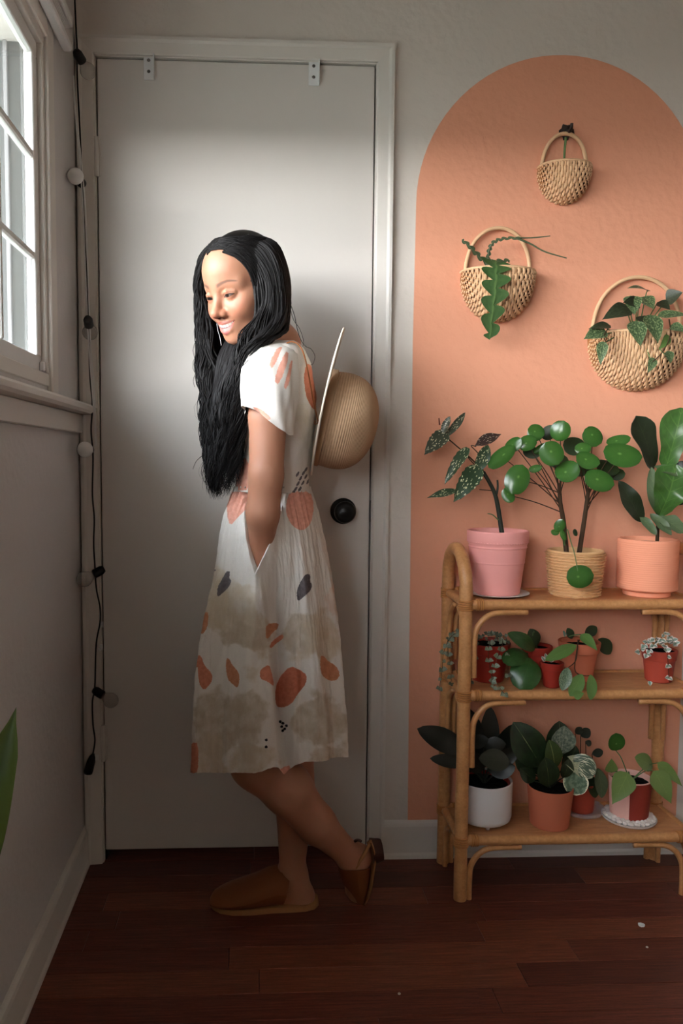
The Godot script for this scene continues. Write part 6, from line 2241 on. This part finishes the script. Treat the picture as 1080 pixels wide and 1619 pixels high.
# ---------------------------------------------------------------- the hat on her back
func build_hat() -> void:
	var a := P(541, 519, 0.27)
	var b := P(489, 751, 0.27)
	var d := (b - a).normalized()
	var R := a.distance_to(b) * 0.5
	var c := (a + b) * 0.5
	var view := (EYE - c).normalized()
	var n := d.cross(view).normalized()
	if n.x < 0:
		n = -n
	var w := n.cross(d).normalized()
	if w.z < 0:
		w = -w
	var o := thing("straw_hat", "wide-brimmed straw hat hanging on the woman's back, brim edge-on", "hat", c)
	# turn the brim a touch so that a sliver of it shows
	var brim := MB.new()
	var rows := []
	for q in [[0.10, 0.0005], [R * 0.97, 0.0008], [R * 0.995, 0.0024], [R, 0.0], [R * 0.995, -0.0024], [R * 0.97, -0.0022], [0.10, -0.0022]]:
		var row := PackedVector3Array()
		for k in 97:
			var t := TAU * k / 96
			var dip: float = 0.004 * cos(2.0 * t) * (q[0] / R)
			row.append(c + d * (cos(t) * q[0]) + w * (sin(t) * q[0]) + n * (q[1] + dip))
		rows.append(row)
	brim.grid(rows)
	part(o, "brim", brim.done(), M.hat_brim)
	var cc := P(511, 660, 0.27)
	cc = cc + n * ((c - cc).dot(n))
	var s := mpp(0.27)
	var crown := MB.new()
	rows = []
	var prof := [[-2, 73.0], [10, 74.5], [30, 76], [48, 73], [60, 67], [70, 58], [78, 46], [84, 31], [87, 16], [88, 0.3]]
	var nr := 240
	for i in nr:
		var t := float(i) / (nr - 1) * (prof.size() - 1)
		var k := mini(int(t), prof.size() - 2)
		var p0: Array = prof[maxi(k - 1, 0)]
		var p3: Array = prof[mini(k + 2, prof.size() - 1)]
		var dep := cubic_interpolate(prof[k][0], prof[k + 1][0], p0[0], p3[0], t - k)
		var rr := maxf(0.2, cubic_interpolate(prof[k][1], prof[k + 1][1], p0[1], p3[1], t - k))
		rr += 0.30 * sin(i * TAU / 5.0) * (1.0 if rr > 6.0 else 0.0)
		var row := PackedVector3Array()
		for j in 73:
			var an := TAU * j / 72
			var pinch := 1.0 - 0.10 * exp(-pow(wrapf(an - 1.25, -PI, PI) / 0.45, 2.0)) * smoothstep(25, 70, dep)
			row.append(cc + d * (cos(an) * rr * s * pinch) + w * (sin(an) * rr * s * 1.12 * pinch) + n * (dep * s))
		rows.append(row)
	crown.grid(rows)
	part(o, "crown", crown.done(), M.hat)
	var band := MB.new()
	rows = []
	for q in [[0.0, 75.6], [1.0, 76.6], [9.0, 77.2], [10.0, 76.0]]:
		var row := PackedVector3Array()
		for j in 73:
			var an := TAU * j / 72
			row.append(cc + d * (cos(an) * q[1] * s) + w * (sin(an) * q[1] * s * 1.12) + n * (q[0] * s))
		rows.append(row)
	band.grid(rows)
	part(o, "band", band.done(), M.hat)
	part(o, "chin_cord", tube_mesh([P(446, 548, 0.40), P(460, 540, 0.405), P(473, 546, 0.408), P(481, 562, 0.410), P(488, 592, 0.402), P(496, 635, 0.385), P(502, 662, 0.36), P(504, 670, 0.345)], 0.0016, 0.0016, 40, 7), M.leather)
	part(o, "cord_loop", tube_mesh([P(503, 668, 0.355), P(499, 671, 0.355), P(497, 668, 0.355), P(499, 665, 0.352)], 0.0012, 0.0012, 12, 6), M.leather)

# ---------------------------------------------------------------- string lights in the corner
func build_string_lights() -> void:
	var o := thing("string_lights", "black cord of globe bulbs hanging down the corner beside the door", "string lights", Vector3(-0.42, 1.0, 0.05))
	var cord := [P(117, -30, .07), P(120, 40, .07), P(122, 82, .07), P(122, 120, .065), P(126, 200, .06), P(130, 290, .06), P(134, 380, .05), P(139, 470, .045), P(140, 510, .045), P(142, 590, .05), P(146, 640, .055), P(144, 680, .055), P(147, 720, .055), P(146, 780, .05), P(149, 820, .05), P(148, 860, .05), P(150, 895, .05), P(151, 915, .05), P(153, 935, .05), P(158, 960, .05), P(158, 985, .048), P(152, 1020, .045), P(150, 1085, .045), P(146, 1110, .045), P(147, 1145, .045), P(150, 1170, .045), P(147, 1192, .05)]
	var mb := MB.new()
	mb.tube(spline(cord, 160), PackedFloat32Array([0.0021]), 7)
	part(o, "cord", mb.done(), M.black)
	# socket at a, bulb further along d
	for b in [[122, 84, .10, 0.35, -0.45, -0.85, 1], [117, 290, .055, -0.1, 0.02, 1.0, 0], [139, 505, .09, -0.08, -0.5, -0.86, 1], [142, 711, .055, -0.03, 0.0, 1.0, 0], [149, 901, .05, -0.95, -0.5, 0.4, 1], [151, 1092, .045, 0.95, -0.5, 0.3, 1]]:
		var a := P(b[0], b[1], b[2])
		var d := Vector3(b[3], b[4], b[5]).normalized()
		if a.x + d.x * 0.05 < WL + 0.021:
			a.x = WL + 0.021 - minf(0.0, d.x) * 0.05
		if a.z + d.z * 0.05 < 0.03:
			a.z = 0.03 - d.z * 0.05
		var sm := MB.new()
		sm.tube(PackedVector3Array([a - d * 0.006, a, a + d * 0.002, a + d * 0.022, a + d * 0.024]), PackedFloat32Array([0.008, 0.0105, 0.0115, 0.0115, 0.0095]), 14)
		var so := part(o, "socket", sm.done(), M.black)
		var bm := MB.new()
		var n := 16
		var path := PackedVector3Array()
		var rad := PackedFloat32Array()
		path.append(a + d * 0.021)
		rad.append(0.0085)
		path.append(a + d * 0.026)
		rad.append(0.009)
		for k in n:
			var t := lerpf(0.42, 1.0, float(k) / (n - 1)) * PI
			var rr := 0.0192
			path.append(a + d * (0.028 + rr * cos(0.42 * PI * 0.0) - rr * cos(t) + 0.001 - rr * (1.0 - cos(0.42 * PI)) * 0.0))
			rad.append(maxf(0.0004, sin(t) * rr))
		# neck to globe
		bm.tube(path, rad, 20)
		part(so, "bulb", bm.done(), M.bulb_dim if b[6] == 1 else M.bulb)
	# plug at the end of the cord
	var e := P(143, 1207, .05)
	var pm := MB.new()
	pm.tube(PackedVector3Array([P(148, 1192, .05), P(146, 1197, .05), P(144, 1204, .05), P(140, 1219, .05), P(139.5, 1223, .05)]), PackedFloat32Array([0.004, 0.0085, 0.011, 0.012, 0.0105]), 10)
	part(o, "connector", pm.done(), M.black)
	part(o, "tag", box_mesh(P(148, 1202, .05), P(156, 1193, .052), 0.0), M.cord_white)
	for q in [[161, 988], [160, 1024]]:
		var cp := P(q[0], q[1], .02)
		var clip := thing("cord_clip", "small clear adhesive clip holding the light cord beside the door, %s one" % ("upper" if q[1] < 1000 else "lower"), "clip", cp, "clips for the light cord")
		part(clip, "base", box_mesh(cp + Vector3(-0.004, -0.008, -0.006), cp + Vector3(0.004, 0.008, -0.002), 0.001), M.plastic)
		part(clip, "hook", tube_mesh([cp + Vector3(0, -0.004, -0.003), cp + Vector3(-0.003, -0.006, 0.006), cp + Vector3(-0.005, 0.001, 0.008)], 0.002, 0.0015, 8, 6), M.plastic)

# ---------------------------------------------------------------- small things
func build_small_things() -> void:
	# the two brackets over the top edge of the door
	for b in [[236, 108, "left", "nearer the window"], [496.5, 117, "right", "nearer the painted arch"]]:
		var c := P(b[0], b[1], 0.0)
		c.z = 0.0
		var o := thing("door_bracket", "white metal bracket with two screws over the door's top, %s" % b[3], "bracket", c, "brackets on top of the door")
		var pm := MB.new()
		pm.box(c + Vector3(-0.0135, -0.029, -0.0005), c + Vector3(0.0135, 0.030, 0.0032), 0.0008)
		pm.box(c + Vector3(0.0115, -0.029, 0.0032), c + Vector3(0.0135, 0.030, 0.016), 0.0006)
		part(o, "plate", pm.done(), M.plastic)
		for s in [-0.009, 0.018]:
			var sm := MB.new()
			sm.ball(c + Vector3(-0.001, s, 0.0032), Vector3(0.0042, 0.0042, 0.0016), 14, 8)
			part(o, "screw", sm.done(), M.screw)
	# plant by the left wall, close to the viewer: only one blade reaches into the picture
	var pc := Vector3(-0.34, 0.0, 1.33)
	var pl := thing("potted_blade_plant", "tall pointed green leaf rising beside the left wall close to the viewer", "potted plant", pc)
	pot(pl, pc, pot_profile(0.085, 0.065, 0.15, 0.005, 0.004, 0.03), M.terracotta, 0.078, 0.135)
	stem(pl, [pc + Vector3(0, 0.13, 0), pc + Vector3(0.005, 0.4, 0.01), P(-75, 1470, 1.35)], 0.009, 0.006, M.stem_green, "stalk")
	for l in [[P(-75, 1470, 1.35), P(26, 1118, 1.30), 0.042], [pc + Vector3(-0.03, 0.13, 0.03), pc + Vector3(-0.09, 0.66, 0.06), 0.045], [pc + Vector3(0.0, 0.13, 0.05), pc + Vector3(-0.05, 0.58, 0.12), 0.045]]:
		var b: Vector3 = l[0]
		leaf(pl, b, l[1], l[2], Vector3(0.3, 0.1, 1.0), M.blade, "blade", 0.03, 0.5)
	# flecks of paper on the floor
	for f in [[1015, 1463, 0.010, "largest pale paper fleck on the floorboards below the shelf"], [631, 1571.5, 0.004, "tiny pale fleck on the floorboards near the front"], [1023, 1498, 0.003, "tiny yellowish fleck on the floorboards beside the largest one"]]:
		var d := cam_basis * Vector3((f[0] - PPX) / FOCAL, -(f[1] - PPY) / FOCAL, -1.0)
		var p := EYE + d * (-EYE.y / d.y)
		var mb := MB.new()
		var ring_top := PackedVector3Array()
		var ring_low := PackedVector3Array()
		for k in 9:
			var a := -TAU * k / 9
			var r: float = f[2] * rng.randf_range(0.6, 1.1)
			ring_top.append(p + Vector3(cos(a) * r, 0.0012 + 0.0015 * rng.randf(), sin(a) * r * 0.9))
			ring_low.append(p + Vector3(cos(a) * r, 0.0002, sin(a) * r * 0.9))
		mb.ngon(ring_top)
		mb.grid([ring_low, ring_top], true)
		var o := part(self, "paper_fleck", mb.done(), M.cord_white)
		tag(o, f[3], "paper scrap")
